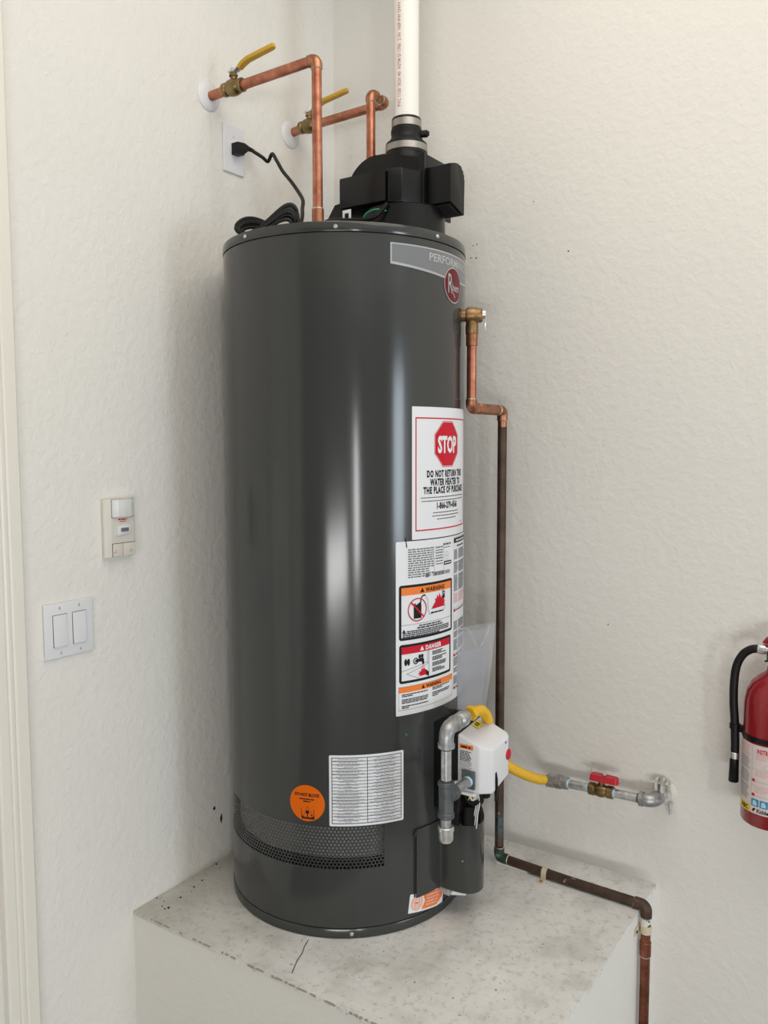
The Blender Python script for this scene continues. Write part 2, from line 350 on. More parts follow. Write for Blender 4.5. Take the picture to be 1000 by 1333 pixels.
# ------------------------------------------------------------------ platform
PW, PD = .962, .7794
pl = thing('concrete_platform', (PW/2, -PD/2, ZF), 'raised off-white platform block in the corner under the water heater', 'platform')
part('block', 'block_paint', pl, P_(box, (0, -PD+.002, ZF), (PW-.002, 0, -.008)))
def screed(bm):
    N = 40; pts = [(0, 0)]; r_ = random.Random(4)
    pts += [(0, -PD)]+[(PW*k/N, -PD+r_.uniform(-.0014, .0010)) for k in range(1, N)]+[(PW, -PD)]
    pts += [(PW+r_.uniform(-.0010, .0008), -PD+PD*k/N) for k in range(1, N)]+[(PW, 0)]
    prism(bm, pts, (0, 0, -.009), (1, 0, 0), (0, 1, 0), .009)
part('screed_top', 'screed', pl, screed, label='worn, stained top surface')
def crack(bm):
    pts = [(.405, -.645), (.413, -.668), (.424, -.689), (.431, -.713), (.440, -.733), (.449, -.752)]
    for i in range(len(pts)-1):
        (x0, y0), (x1, y1) = pts[i], pts[i+1]
        vs = [bm.verts.new((x0-.001, y0, .0004)), bm.verts.new((x0+.0011, y0, .0004)), bm.verts.new((x1+.0011, y1, .0004)), bm.verts.new((x1-.001, y1, .0004))]; bm.faces.new(vs)
part('crack', 'grime_dark', pl, crack, label='thin dark crack')
def edge_wear(bm):   # chipped, dirty arris along the front edge of the screed
    rr = random.Random(31); x = .06; y = -PD+.0012
    while x < PW-.03:
        L = rr.uniform(.006, .030); w0 = rr.uniform(.0003, .0012)
        vs = [bm.verts.new((x, y-.0022, .0003)), bm.verts.new((x+L, y-.0022, .0003)), bm.verts.new((x+L*.8, y+w0, .0005)), bm.verts.new((x+L*.2, y+w0*.7, .0005))]
        bm.faces.new(vs); ws = [bm.verts.new((x, y-.0024, .0003)), bm.verts.new((x+L, y-.0024, .0003)), bm.verts.new((x+L*.9, y-.0026, -rr.uniform(.001, .004))), bm.verts.new((x+L*.1, y-.0026, -rr.uniform(.001, .003)))]
        bm.faces.new(ws); x += L+rr.choice((.001, .004, .018, .03))
part('edge_wear', 'edge_dirt', pl, edge_wear, kind='stuff', label='dirty chipped front edge')
r_ = random.Random(12)
for k in range(16):   # plaster crumbs and dirt along the wall joint
    y = r_.uniform(-.75, -.5) if k < 10 else r_.uniform(-.12, -.08); x = r_.uniform(.004, .06) if k < 10 else r_.uniform(.62, .72); s = r_.uniform(.0012, .003)
    def crumb(bm, x=x, y=y, s=s): lathe(bm, [(0, 0), (s, 0), (s*1.1, s*.4), (s*.4, s*.9), (0, s)], (x, y, 0), (0, 0, 1), 6)
    part('crumb', 'grime_dark', pl, crumb)

# ------------------------------------------------------------------ water heater
wh = thing('water_heater', (TX, TY, 0), 'tall dark grey cylindrical gas water heater standing on the platform', 'water heater')
def cp(th, z, r=TR): a = math.radians(th); return Vector((TX+r*math.cos(a), TY+r*math.sin(a), z))
SC0, SC1, SZ0, SZ1 = -148.0, -37.6, .1555, .2475
def body(bm):
    ths = [SC0+(SC1-SC0)*k/46 for k in range(46)]+[SC1+(360+SC0-SC1)*k/104 for k in range(104)]
    zs = [.0235, SZ0, SZ1]+[SZ1+(1.4855-SZ1)*k/6 for k in range(1, 7)]
    g = [[bm.verts.new(cp(t, z)) for t in ths] for z in zs]; N = len(ths)
    for i in range(len(zs)-1):
        for k in range(N):
            if i == 1 and k < 46: continue
            bm.faces.new((g[i][k], g[i][(k+1) % N], g[i+1][(k+1) % N], g[i+1][k]))
    # rolled edges at top and bottom
    for row, zz in ((g[0], .0225), (g[-1], 1.4865)):
        q = [bm.verts.new(cp(t, zz, TR-.004)) for t in ths]
        for k in range(N): bm.faces.new((row[k], row[(k+1) % N], q[(k+1) % N], q[k]))
tank = part('tank_jacket', 'tank_enamel', wh, body)
part('top_cap', 'tank_enamel', wh, P_(lathe, [(.274, 1.4875), (.281, 1.4878), (.2815, 1.489), (.2812, 1.504), (.280, 1.5075), (.2765, 1.509), (.268, 1.509), (.266, 1.506), (0, 1.506)], (TX, TY, 0), (0, 0, 1), 144))
part('base_ring', 'tank_enamel', wh, P_(lathe, [(0, 0.0), (.279, .0), (.2815, .002), (.2818, .0205), (.281, .0218), (.275, .0220)], (TX, TY, 0), (0, 0, 1), 144))
part('inner_shell', 'inner_steel', wh, P_(lathe, [(.262, .172), (.262, .30)], (TX, TY, 0), (0, 0, 1), 96), label='shiny inner shell behind the air holes'); part('dark_backing', 'tank_dark', wh, P_(lathe, [(.250, .03), (.250, .18)], (TX, TY, 0), (0, 0, 1), 64))  # dark sheet added behind the lowest holes, painting in the unlit void
part('seam_lining', 'tank_dark', wh, P_(lathe, [(.2755, .018), (.2755, .026)], (TX, TY, 0), (0, 0, 1), 96)); part('seam_lining', 'tank_dark', wh, P_(lathe, [(.2755, 1.482), (.2755, 1.492)], (TX, TY, 0), (0, 0, 1), 96))
def screen(bm):   # perforated intake sheet, hexagonal hole grid
    px = .0083; py = px*.866; rows = 13; z0 = SZ0+(SZ1-SZ0-(rows-1)*py)/2; ncol = int(math.radians(SC1-SC0)*TR/px)+1
    R = TR-.0006; hr = .0029
    for i in range(rows):
        for k in range(ncol+1):
            u = k*px+(px/2 if i % 2 else 0); v = z0+i*py; O, I = [], []
            for q in range(12):
                a = PI/6*q+PI/6; hx = (px/2)/math.cos(((a+PI/6) % (PI/3))-PI/6)
                for L, rr in ((O, hx), (I, hr)):
                    L.append(bm.verts.new(cp(SC1-math.degrees((u+rr*math.cos(a))/TR)+1, v+rr*math.sin(a), R)))
            for q in range(12): bm.faces.new((O[q], O[(q+1) % 12], I[(q+1) % 12], I[q]))
    bmesh.ops.remove_doubles(bm, verts=bm.verts[:], dist=2e-5)
part('intake_screen', 'tank_enamel', wh, screen, label='perforated air intake screen with rows of round holes')
sb = bmesh.new(); lathe(sb, [(.0045, -.0005), (.0045, .001), (.0032, .0024), (0, .0028)], (0, 0, 0), (1, 0, 0), 12)
so = obj('screw', sb, 'screw', wh); COL.objects.unlink(so); sme = so.data; bpy.data.objects.remove(so)
sme.transform(Matrix.Translation((TX, TY, 0)))
def screw(pos, ang, parent=wh):
    o = bpy.data.objects.new('screw', sme); COL.objects.link(o); o.parent = parent; o.location = Vector(pos)-origin(parent); o.rotation_euler = (0, 0, math.radians(ang))
for th, z in ((-101.6, 1.4974), (-57.3, 1.4962), (-9.6, 1.4973), (34, 1.497), (-52.4, .0105), (-140, .0105), (20, .0105), (-150, 1.497)): screw(cp(th, z, .2815), th)
part('sight_plug', 'green_dot', wh, P_(lathe, [(0, -.001), (.0042, 0), (.0030, .0016), (0, .002)], cp(-26.9, .4367), cp(-26.9, 0)-Vector((TX, TY, 0)), 10))

def tank_map(th0, z0):
    def f(u, v, w): return cp(th0+math.degrees(u/TR), z0+v, TR+w)
    return f
U = lambda dth: math.radians(dth)*TR
L0, L1, L2, L3 = .0006, .0009, .0012, .0015
# --- brand badge under the top rim
b_ = Label(tank_map(-34.3, 1.4706), .006); ue = U(80)
def wedge(i): return [(i, -i), (i, -.0425+i*.8), (U(31), -.056+i), (U(49), -.056+i), (ue-i, -.0425+i*.8), (ue-i, -i)]
b_.poly('silver', wedge(0), L0); b_.poly('grey', [(.0035, -.0028), (.0035, -.0375), (U(31), -.0515), (U(49), -.0515), (ue-.0035, -.0375), (ue-.0035, -.0028)], L1)
b_.text('txt', 'PERFORMANCE', U(19.5), -.0255, .0165, L2, sx=1.12, bold=.03, align='LEFT')
cu, cv = U(38), -.0655
oval = lambda rx, ry, n=40: [(cu+rx*math.cos(2*PI*k/n), cv+ry*math.sin(2*PI*k/n)) for k in range(n)]
b_.poly('rim', oval(.0405, .0382), L2); b_.poly('red', oval(.0382, .0358), L3)
b_.text('logo', 'R', cu-.0165, cv-.018, .043, .0018, sx=.62, bold=.005); b_.text('logo', 'heem', cu-.0075, cv-.012, .0175, .0018, sx=.66, bold=.02, align='LEFT')
b_.line('logo', cu-.002, cv-.016, cu+.006, cv-.026, .003, .0018)
pb = b_.build('brand_badge', 'silver', 'badge_silver', wh, label='grey badge reading PERFORMANCE')
b_.build('badge_field', 'grey', 'badge_grey', pb); b_.build('lettering', 'txt', 'badge_silver', pb); b_.build('logo_rim', 'rim', 'badge_silver', pb); b_.build('logo_oval', 'red', 'logo_red', pb, label='dark red oval logo'); b_.build('logo_lettering', 'logo', 'badge_silver', pb)
# --- STOP notice
b_ = Label(tank_map(-.9, .8585), .006); H = .2815; W2 = U(23.1)
b_.poly('white', rrect(-W2, 0, W2, H, .002), L0); b_.frame('red', -W2+.0088, .0175, W2-.0088, .2591, .0028, L1)
oct_ = lambda r: [(r*math.cos(PI/8+PI/4*k), .2026+r*math.sin(PI/8+PI/4*k)) for k in range(8)]
b_.ring('red', oct_(.0540), oct_(.0526), L1); b_.poly('red', oct_(.0512), L1)
b_.text('sw', 'STOP', 0, .1850, .035, L2, sx=.66, bold=.06)
zz = lambda z: z-.8585
for s_, z, c, sx in (('DO NOT RETURN THIS', .9905, .0142, .63), ('WATER HEATER TO', .9725, .0142, .63), ('THE PLACE OF PURCHASE', .9552, .0142, .63), ('1-866-279-4566', .9215, .0135, .62)):
    b_.text('blk', s_, .001, zz(z), c, L1, sx=sx, bold=.075, track=1.17)
for z, hw in ((.9455, .090), (.938, .087), (.912, .054), (.905, .056), (.898, .040)): b_.print_('fine', -hw, hw, zz(z), .0021, L1)
b_.print_('fine', .07, .082, zz(.885), .0018, L1)
ps = b_.build('stop_notice', 'white', 'label_white', wh, label='white notice with a red STOP octagon')
b_.build('red_print', 'red', 'ink_red', ps); b_.build('octagon_lettering', 'sw', 'label_white', ps); b_.build('lettering', 'blk', 'ink_black', ps); b_.build('fine_print', 'fine', 'ink_mid', ps)
# --- rating and warning label
th0 = -32.0; b_ = Label(tank_map(th0, .481), .006); H = .375; UE = U(60); Z = lambda z: z-.481; X = lambda th: U(th-th0)
b_.poly('white', rrect(0, 0, UE, H, .003), .0003)
# rating plate
b_.rect('rating_plate|label_white', X(-27.2), Z(.772), X(3.4), Z(.846), L0)
for k in range(13): b_.print_('plate_print|ink_mid', X(-26), X(-26)+random.uniform(.045, .075) if k > 7 else X(-11), Z(.8365-.0049*k), .0026, L1, fill=.8)
for k in range(7): b_.print_('plate_print|ink_mid', X(-10), X(-4.5), Z(.8355-.006*k), .0022, L1)
for (a0, z0, a1, z1) in ((-20, .8385, -4, .8385), (-12, .827, -4, .827), (-11, .814, -4, .814), (-11, .784, -4, .784), (-4, .843, -4, .784), (-11, .814, -11, .784)): b_.line('plate_print|ink_mid', X(a0), Z(z0), X(a1)+1e-5, Z(z1), .0006, L1)
b_.print_('plate_print|ink_mid', X(-4.5), X(2.2), Z(.8395), .0042, L1); b_.print_('plate_print|ink_mid', X(-4.5), X(1.5), Z(.8335), .0018, L1)
cxu, cz = X(-1.5), Z(.8155)
b_.ring('plate_print|ink_mid', [(cxu+.007*math.cos(PI/10*k), cz+.009*math.sin(PI/10*k)) for k in range(20)], [(cxu+.0063*math.cos(PI/10*k), cz+.0083*math.sin(PI/10*k)) for k in range(20)], L1); b_.rect('plate_print|ink_mid', cxu-.0015, cz-.0015, cxu+.0015, cz+.0015, L1)
b_.poly('plate_emblem|ink_black', rrect(X(-4), Z(.7955), X(2.6), Z(.804), .002), L1); b_.print_('emblem_print|label_white', X(-3.4), X(2), Z(.7985), .0026, L2)
for k in range(34): b_.rect('barcode_print|ink_black', X(-12)+k*.00195, Z(.7755), X(-12)+k*.00195+random.choice((.0005, .0009, .0013)), Z(.7835), L1)
b_.rect('plate_print|ink_mid', X(-16.5), Z(.775), X(-14.3), Z(.783), L1)
b_.line('pen_mark|ink_black', X(-27.3), Z(.8635), X(-26.7), Z(.843), .0022, .0012)
def card(a0, a1, z0, z1, hdr, hcol):
    u0, u1, v0, v1 = X(a0), X(a1), Z(z0), Z(z1)
    b_.ring('panel_border#%s|ink_black' % hcol, rrect(u0, v0, u1, v1, .006), rrect(u0+.0058, v0+.0055, u1-.0058, v1-.0055, .0015), L0); b_.rect('panel_header#%s|ink_%s' % (hcol, {'or': 'orange', 'red': 'red'}[hcol]), u0+.0058, v1-.0055-hdr, u1-.0058, v1-.0055, L0+.0001)
    return u0+.0058, u1-.0058, v0+.0055, v1-.0055
def warn_tri(key, u, v, s): b_.poly(key, [(u-s*.58, v), (u+s*.58, v), (u, v+s)], L1)
# card 1: WARNING, flammable vapours
u0, u1, v0, v1 = card(-30.55, 3.5, .644, .7627, .0165, 'or')
warn_tri('header_lettering#1|ink_black', u0+.054, v1-.0135, .0105); b_.text('header_lettering#1|ink_black', 'WARNING', u0+.064, v1-.0135, .0098, L1, sx=.86, bold=.06, track=1.15, align='LEFT')
cu, cv = u0+.041, v0+.058; rr = .0255
ring_ = lambda r, c0, c1, n=32: [(c0+r*math.cos(2*PI*k/n), c1+r*math.sin(2*PI*k/n)) for k in range(n)]
b_.poly('fuel_can|ink_black', [(cu-.010, cv-.019), (cu+.010, cv-.019), (cu+.0105, cv+.010), (cu+.006, cv+.0155), (cu-.0045, cv+.010), (cu-.006, cv+.0145), (cu-.0105, cv+.012)], L1)
b_.ring('prohibition_sign|ink_red', ring_(rr, cu, cv), ring_(rr-.0024, cu, cv), L2); b_.line('prohibition_sign|ink_red', cu-rr*.68, cv+rr*.68, cu+rr*.68, cv-rr*.68, .0035, L2)
sp = [(cu+.0075, cv+.010), (cu+.0095, cv+.024), (cu+.015, cv+.0295), (cu+.022, cv+.029)]
for p, q in zip(sp, sp[1:]): b_.line('fuel_can|ink_black', *p, *q, .0032, L1)
cl = [(cu+.022, cv+.028), (cu+.029, cv+.018), (cu+.030, cv-.006), (cu+.034, cv-.014), (cu+.08, cv-.012), (cu+.088, cv-.005), (cu+.088, cv+.003)]
for p, q in zip(cl, cl[1:]): b_.line('vapour_outline|ink_black', *p, *q, .0007, L1)
fu, fv = cu+.0395, cv-.0040
b_.poly('flame|ink_red', [(fu+x*1.0, fv+y*.82) for x, y in ((0, 0), (.046, .002), (.0455, .010), (.049, .0185), (.0435, .015), (.047, .027), (.040, .021), (.0385, .034), (.0335, .025), (.0275, .040), (.0245, .029), (.0185, .036), (.018, .025), (.0125, .028), (.0135, .0185))], L1)
mu, mv = fu+.0435, fv+.0305
b_.ring('burning_figure|ink_black', ring_(.0048, mu, mv, 14), ring_(.0026, mu, mv, 14), L2); b_.poly('burning_figure|ink_black', [(mu-.006, mv-.012), (mu+.004, mv-.010), (mu+.003, mv-.003), (mu-.003, mv-.003)], L2); b_.line('burning_figure|ink_black', mu-.0055, mv+.001, mu-.003, mv+.0058, .002, L2)
b_.print_('panel_print|ink_black', fu-.001, fu+.043, fv-.0095, .0031, L1)
b_.line('panel_print|ink_black', u0, v0+.0275, u1, v0+.0275, .0006, L1)
b_.print_('panel_print|ink_black', u0+.045, u0+.115, v0+.0215, .0026, L1); b_.print_('panel_print|ink_black', u0+.040, u0+.120, v0+.0165, .0030, L1)
warn_tri('panel_print|ink_black', u0+.006, v0+.011, .0075)
for k, (a, e) in enumerate(((.013, .146), (.003, .146), (.003, .144), (.003, .11))): b_.print_('panel_print|ink_black', u0+a, u0+e, v0+.0118-.0038*k, .0024, L1)
# card 2: DANGER, hot tap
u0, u1, v0, v1 = card(-30.45, 2.4, .5505, .635, .0155, 'red')
warn_tri('header_lettering#2|label_white', u0+.053, v1-.0125, .010); b_.text('header_lettering#2|label_white', 'DANGER', u0+.063, v1-.0125, .0095, L1, sx=.86, bold=.06, track=1.15, align='LEFT')
b_.line('sink_outline|ink_black', u0+.073, v0, u0+.073, v1-.0155, .0008, L1); b_.line('sink_outline|ink_black', u0+.069, v0+.030, u0+.069, v1-.0155, .0006, L1)
for p, q in (((0, .021), (.069, .0335)), ((.012, .0145), (.073, .030)), ((.012, .0145), (.045, .001))): b_.line('sink_outline|ink_black', u0+p[0], v0+p[1], u0+q[0], v0+q[1], .0007, L1)
for du in (-.0035, .0035): b_.poly('tap_handle|ink_black', [(u0+.0135+du+.0037*math.cos(PI/6*k), v0+.040+.0078*math.sin(PI/6*k)) for k in range(12)], L1)
b_.ring('tap|ink_black', ring_(.0072, u0+.036, v0+.040, 14), ring_(.0048, u0+.036, v0+.040, 14), L1)
b_.poly('tap|ink_black', [(u0+.034, v0+.037), (u0+.052, v0+.037), (u0+.0545, v0+.0295), (u0+.0595, v0+.031), (u0+.058, v0+.043), (u0+.052, v0+.0445), (u0+.034, v0+.0425)], L1)
for du in (-.0035, .0035): b_.poly('tap|ink_black', [(u0+.050+du+.0035*math.cos(PI/6*k), v0+.0485+.0048*math.sin(PI/6*k)) for k in range(12)], L1)
b_.poly('water_stream|ink_pink', [(u0+.0545, v0+.029), (u0+.059, v0+.029), (u0+.063, v0+.017), (u0+.050, v0+.017)], L1)
b_.poly('hand|ink_red', [(u0+.040, v0+.0105), (u0+.046, v0+.012), (u0+.0435, v0+.0165), (u0+.049, v0+.0145), (u0+.052, v0+.020), (u0+.060, v0+.020), (u0+.064, v0+.016), (u0+.0725, v0+.008), (u0+.0725, v0+.001), (u0+.062, v0+.006), (u0+.052, v0+.0055), (u0+.043, v0+.0055), (u0+.048, v0+.0085)], L2)
b_.poly('sleeve|ink_black', [(u0+.0610, v0+.0190), (u0+.0725, v0+.0105), (u0+.0725, v0+.0010), (u0+.0655, v0+.0060)], .0014)
for k in range(15):
    if k not in (3, 7, 11): b_.print_('panel_print|ink_black', u0+.084, u0+.084+random.uniform(.030, .052), v1-.0215-.00315*k, .0021, L1)
# card 3: orange WARNING box
u0, u1, v0, v1 = X(-30.8), X(4.1), Z(.4925), Z(.5435)
b_.frame('box_border|ink_mid', u0, v0, u1, v1, .0007, L0); b_.rect('panel_header#3|ink_orange', u0, v1-.013, u1, v1, L0)
warn_tri('header_lettering#3|ink_black', u0+.064, v1-.0108, .0085); b_.text('header_lettering#3|ink_black', 'WARNING', u0+.073, v1-.0108, .0078, L1, sx=.86, bold=.06, track=1.1, align='LEFT')
for k, e in enumerate((.070, .028, 0, .072, .070, .068, 0, .072, .018)):
    if e: b_.print_('panel_print|ink_black', u0+.008, u0+.008+e, v1-.0185-.0036*k, .0022, L1)
for k, e in enumerate((.066, .034, 0, .066, .062, .020)):
    if e: b_.print_('panel_print|ink_black', u0+.092, u0+.092+e, v1-.0165-.0036*k, .0022, L1)
# right-hand column of small print
c0, c1 = X(5.4), UE-.014
b_.frame('column_border|ink_mid', c0, .022, c1, H-.004, .0006, L0); b_.rect('column_header|ink_black', c0, H-.017, c1, H-.006, L0); b_.print_('emblem_print|label_white', c0+.012, c1-.01, H-.0135, .0035, L1)
b_.print_('panel_print|ink_black', c0+.018, c1-.02, H-.026, .003, L1)
for za, zb, key in ((.824, .80, 'plate_print|ink_mid'), (.796, .77, 'plate_print|ink_mid'), (.766, .728, 'plate_print|ink_mid'), (.724, .700, 'pink_print|ink_pink'), (.660, .640, 'plate_print|ink_mid'), (.636, .622, 'plate_print|ink_mid'), (.618, .592, 'plate_print|ink_mid'), (.576, .556, 'plate_print|ink_mid'), (.552, .540, 'plate_print|ink_mid'), (.534, .514, 'plate_print|ink_mid')): b_.block(key, c0+.002, c0+.026, Z(za), Z(zb), .0020, .0029, L0); b_.block(key, c0+.030, c1-.003, Z(za), Z(zb), .0020, .0029, L0)
for z in (.685, .582, .506): b_.rect('column_tag#%d|ink_red' % int(z*1000), c0, Z(z)-.003, c0+.013, Z(z)+.003, L0); b_.print_('panel_print|ink_black', c0+.016, c1-.006, Z(z)-.0015, .003, L0); b_.line('plate_print|ink_mid', c0, Z(z)+.0055, c1, Z(z)+.0055, .0005, L0)
b_.block('plate_print|ink_mid', c0+.002, c1-.004, Z(.498), Z(.487)+.02, .0018, .0029, L0)
pr = b_.build('warning_label', 'white', 'label_white', wh, label='large white label with WARNING and DANGER panels'); b_.build_all(pr)
# --- two-column table label
b_ = Label(tank_map(-61.8, .2507), .006); W_ = U(33.4); H = .1553
b_.poly('white', rrect(0, 0, W_, H, .003), L0); b_.frame('blk', .0052, .0052, W_-.0052, H-.0052, .0014, L1); b_.rect('blk', W_/2-.0006, .006, W_/2+.0006, H-.006, L1)
rows = 20
for k in range(rows):
    v = .0066+(H-.0132)*k/rows; ph = (H-.0132)/rows
    if k: b_.rect('line', .0058, v-.0005, W_-.0058, v+.0005, L1)
    for c in (0, 1):
        mid = W_*(.25 if c == 0 else .75)-(.002 if c else 0); hw = .022+random.uniform(-.003, .003)
        b_.print_('fine', mid-hw, mid+hw, v+ph*.54, .0020, L1)
        hw2 = hw+random.choice((-.014, .006, .010, -.010)); b_.print_('fine', mid-hw2, mid+hw2, v+ph*.14, .0016, L1)
pt = b_.build('table_label', 'white', 'label_white', wh, label='white label printed with a two-column table')
b_.build('table_frame', 'blk', 'ink_black', pt); b_.build('table_lines', 'line', 'ink_black', pt); b_.build('fine_print', 'fine', 'table_ink', pt)
# --- round orange sticker
b_ = Label(tank_map(-71.9, .2973), .005); cc = lambda r, n=40: [(r*math.cos(2*PI*k/n), r*math.sin(2*PI*k/n)) for k in range(n)]
b_.poly('or', cc(.0398), L0); b_.text('blk', 'DO NOT BLOCK', 0, .0155, .0064, L1, sx=.84, bold=.06)
b_.print_('blk', -.017, .017, .0075, .0026, L1); b_.print_('blk', -.0085, .0085, .0025, .0026, L1)
for p, q, t in (((-.0135, -.0125), (-.0115, -.0345), .0011), ((.0155, -.0125), (.0165, -.0335), .0011), ((-.009, -.0295), (.001, -.0065), .0006), ((.001, -.0065), (.0125, -.0255), .0006), ((-.0115, -.0345), (.0165, -.0345), .0011)): b_.line('blk', *p, *q, t, L1)
b_.poly('blk', [(.001+.0042*math.cos(PI/6*k), -.0195+.0042*math.sin(PI/6*k)) for k in range(12)], L1); b_.rect('blk', .0000, -.031, .0022, -.022, L1)
b_.poly('blk', [(-.0112, -.0335), (-.0115, -.0275), (-.007, -.0305), (.0, -.031), (.008, -.0305), (.0155, -.0275), (.0162, -.0335)], L1); b_.rect('blk', .0085, -.027, .0125, -.0245, L1)
po = b_.build('round_sticker', 'or', 'label_orange', wh, label='round orange sticker reading DO NOT BLOCK'); b_.build('sticker_print', 'blk', 'ink_black', po)
# --- small tilted orange and white sticker at the foot
ca, sa = math.cos(math.radians(-8)), math.sin(math.radians(-8))
b_ = Label(lambda u, v, w: cp(-26.1+math.degrees((u*ca-v*sa)/TR), .0335+u*sa+v*ca, TR+w), .006)
b_.poly('white', rrect(0, 0, .107, .0425, .002), L0); b_.poly('or', [(.036, .004), (.085, .004), (.103, .018), (.103, .0385), (.036, .0385), (.0445, .0212)], L1)
for r in (.0165, .0128, .0085): b_.ring('or', [(.0215+r*math.cos(PI/14*k), .0212+r*math.sin(PI/14*k)) for k in range(28)], [(.0215+(r-.0016)*math.cos(PI/14*k), .0212+(r-.0016)*math.sin(PI/14*k)) for k in range(28)], L1)
b_.print_('or', .016, .0275, .018, .006, L1)
for k in range(4): b_.print_('pale', .049, .049+(.045, .042, .040, .034)[k], .0305-.0068*k, .0033, L2)
pf = b_.build('foot_sticker', 'white', 'label_white', wh, label='small white and orange sticker'); b_.build('orange_print', 'or', 'ink_orange', pf); b_.build('pale_print', 'pale', 'ink_pink', pf)

# --- burner access door with its outward bulge
outer = [cp(t, 0, .2850) for t in (-22, -19, -16, -13, -10, -7.5)]
outer = [(p.x, p.y) for p in outer]+[(.5945, -.4035), (.602, -.4045), (.614, -.4045), (.632, -.404), (.648, -.4015), (.660, -.3965), (.669, -.3885), (.6745, -.378), (.676, -.366), (.674, -.352), (.664, -.330), (.645, -.300), (.628, -.278), (.606, -.262)]
def ribbon(bm, pts, z0, z1, th, round_bottom=False):
    N = len(pts); nrm = []
    for i in range(N):
        a, c = pts[max(i-1, 0)], pts[min(i+1, N-1)]; dx, dy = c[0]-a[0], c[1]-a[1]; L = math.hypot(dx, dy); nrm.append((-dy/L, dx/L))
    def ring(off, inset):
        R = []
        for z in (z0+inset, z1): R.append([bm.verts.new((p[0]+q[0]*off, p[1]+q[1]*off, z)) for p, q in zip(pts, nrm)])
        return R
    A = ring(0, .0); B = ring(th, .0)
    for k in range(N-1):
        for X_, flip in ((A, 0), (B, 1)): bm.faces.new((X_[0][k], X_[0][k+1], X_[1][k+1], X_[1][k]))
        bm.faces.new((A[0][k], A[0][k+1], B[0][k+1], B[0][k])); bm.faces.new((A[1][k], A[1][k+1], B[1][k+1], B[1][k]))
    for k in (0, N-1): bm.faces.new((A[0][k], A[1][k], B[1][k], B[0][k]))
pd = part('burner_door', 'tank_enamel', wh, P_(ribbon, outer, .0655, .2215, .0018), label='bulged dark grey access door panel', sharp=50)
part('door_edge_gap', 'tank_dark', pd, lambda bm: [prism(bm, [(0, 0), (.0035, 0), (.0035, .155), (0, .155)], cp(-22.9, .067, .2806), (-math.sin(math.radians(-22.5)), math.cos(math.radians(-22.5)), 0), (0, 0, 1), .001)],
     lambda bm: prism(bm, [(0, 0), (.008, 0), (.006, .012), (0, .006)], cp(-23.3, .208, .2806), (-math.sin(math.radians(-22.5)), math.cos(math.radians(-22.5)), 0), (0, 0, 1), .004))
part('door_rivet', 'screw', pd, P_(lathe, [(.0022, 0), (.0016, .0014), (0, .0018)], (.6195, -.4048, .190), (0, -1, 0), 10)); part('door_rivet', 'screw', pd, P_(lathe, [(.0022, 0), (.0016, .0014), (0, .0018)], (.648, -.4030, .1405), (.2, -1, 0), 10))
part('burner_cavity', 'tank_dark', wh, P_(ribbon, [(p.x, p.y) for p in [cp(t, 0, .2812) for t in range(-8, 14, 2)]], .06, .285, .001))
# drain valve under the door
dv = part('drain_valve', 'drain_plastic', wh, P_(cylr, cp(-4.5, .056, .276), cp(-4.5, .054, .304), .0105, .002, 20), P_(cylr, cp(-4.5, .0540, .300), cp(-4.5, .054, .310), .0065, .001, 16), label='light grey plastic drain valve')
part('drain_handle', 'white_plastic', dv, P_(cylr, (.612, -.392, .054), (.640, -.372, .052), .0068, .001, 16))

# --- gas control valve with white cover
gv = part('gas_control', 'white_plastic', wh, lambda bm: None or prism(bm, [(0, 0), (.054, 0), (.077, .019), (.077, .098), (.068, .108), (0, .108)], (.645, -.425, .312), (1, 0, 0), (0, 1, 0), .112, .006, 3), label='boxy white gas control cover')
def slope_top(o):   # the cover's top falls away towards its front
    for v in o.data.vertices:
        if v.co.z > .40: v.co.z += .012-max(0, (v.co.x+TX-.655))*.42+(v.co.y+TY+.425)*.10
        if v.co.z < .33 and v.co.y+TY > -.36: v.co.z += .016
slope_top(gv)
part('control_mount', 'black_plastic', gv, P_(box, (.583, -.421, .255), (.647, -.318, .452), .006), P_(box, (.60, -.415, .222), (.642, -.325, .262), .004), label='black bracket between cover and tank')
part('cover_flange', 'white_plastic', gv, P_(box, (.622, -.432, .307), (.690, -.421, .3135), .001), P_(box, (.640, -.4275, .314), (.66, -.42, .33), .001))
gl = Label(lambda u, v, w: Vector((.648+u, -.4250-w, .33+v)), 9)
gl.rect('or', .003, .0765, .036, .0865, .0004); gl.print_('blk', .007, .031, .079, .004, .0007)
gl.block('blk', .004, .034, .072, .050, .0019, .0033, .0004); gl.block('mid', .003, .035, .049, .024, .0015, .0030, .0004)
gl.build('caution_header', 'or', 'ink_orange', gv); gl.build('caution_print', 'blk', 'ink_black', gv); gl.build('caution_small_print', 'mid', 'ink_grey', gv)
gt = Label(lambda u, v, w: Vector((.652+u, -.372+v, .4365-(u-.003)*.42*(u > .003)+(v+.053)*.10+w)), 9); gt.rect('y', 0, 0, .017, .026, .0006); gt.print_('k', .003, .014, .006, .004, .0009); gt.print_('k', .003, .014, .014, .004, .0009)
gt.build('yellow_tag', 'y', 'ink_yellow', gv); gt.build('tag_print', 'k', 'ink_black', gv)
part('control_knob', 'red_plastic', gv, P_(lathe, [(0, 0), (.0125, 0), (.0125, .004), (.0115, .005), (0, .005)], (.7190, -.331, .377), (1, 0, 0), 24), P_(box, (.7235, -.3325, .367), (.7255, -.3295, .387), .0006), label='red gas control knob')
part('status_light', 'led_blue', gv, P_(lathe, [(0, 0), (.003, 0), (.0025, .002), (0, .0026)], (.7215, -.345, .408), (1, 0, 0), 12))
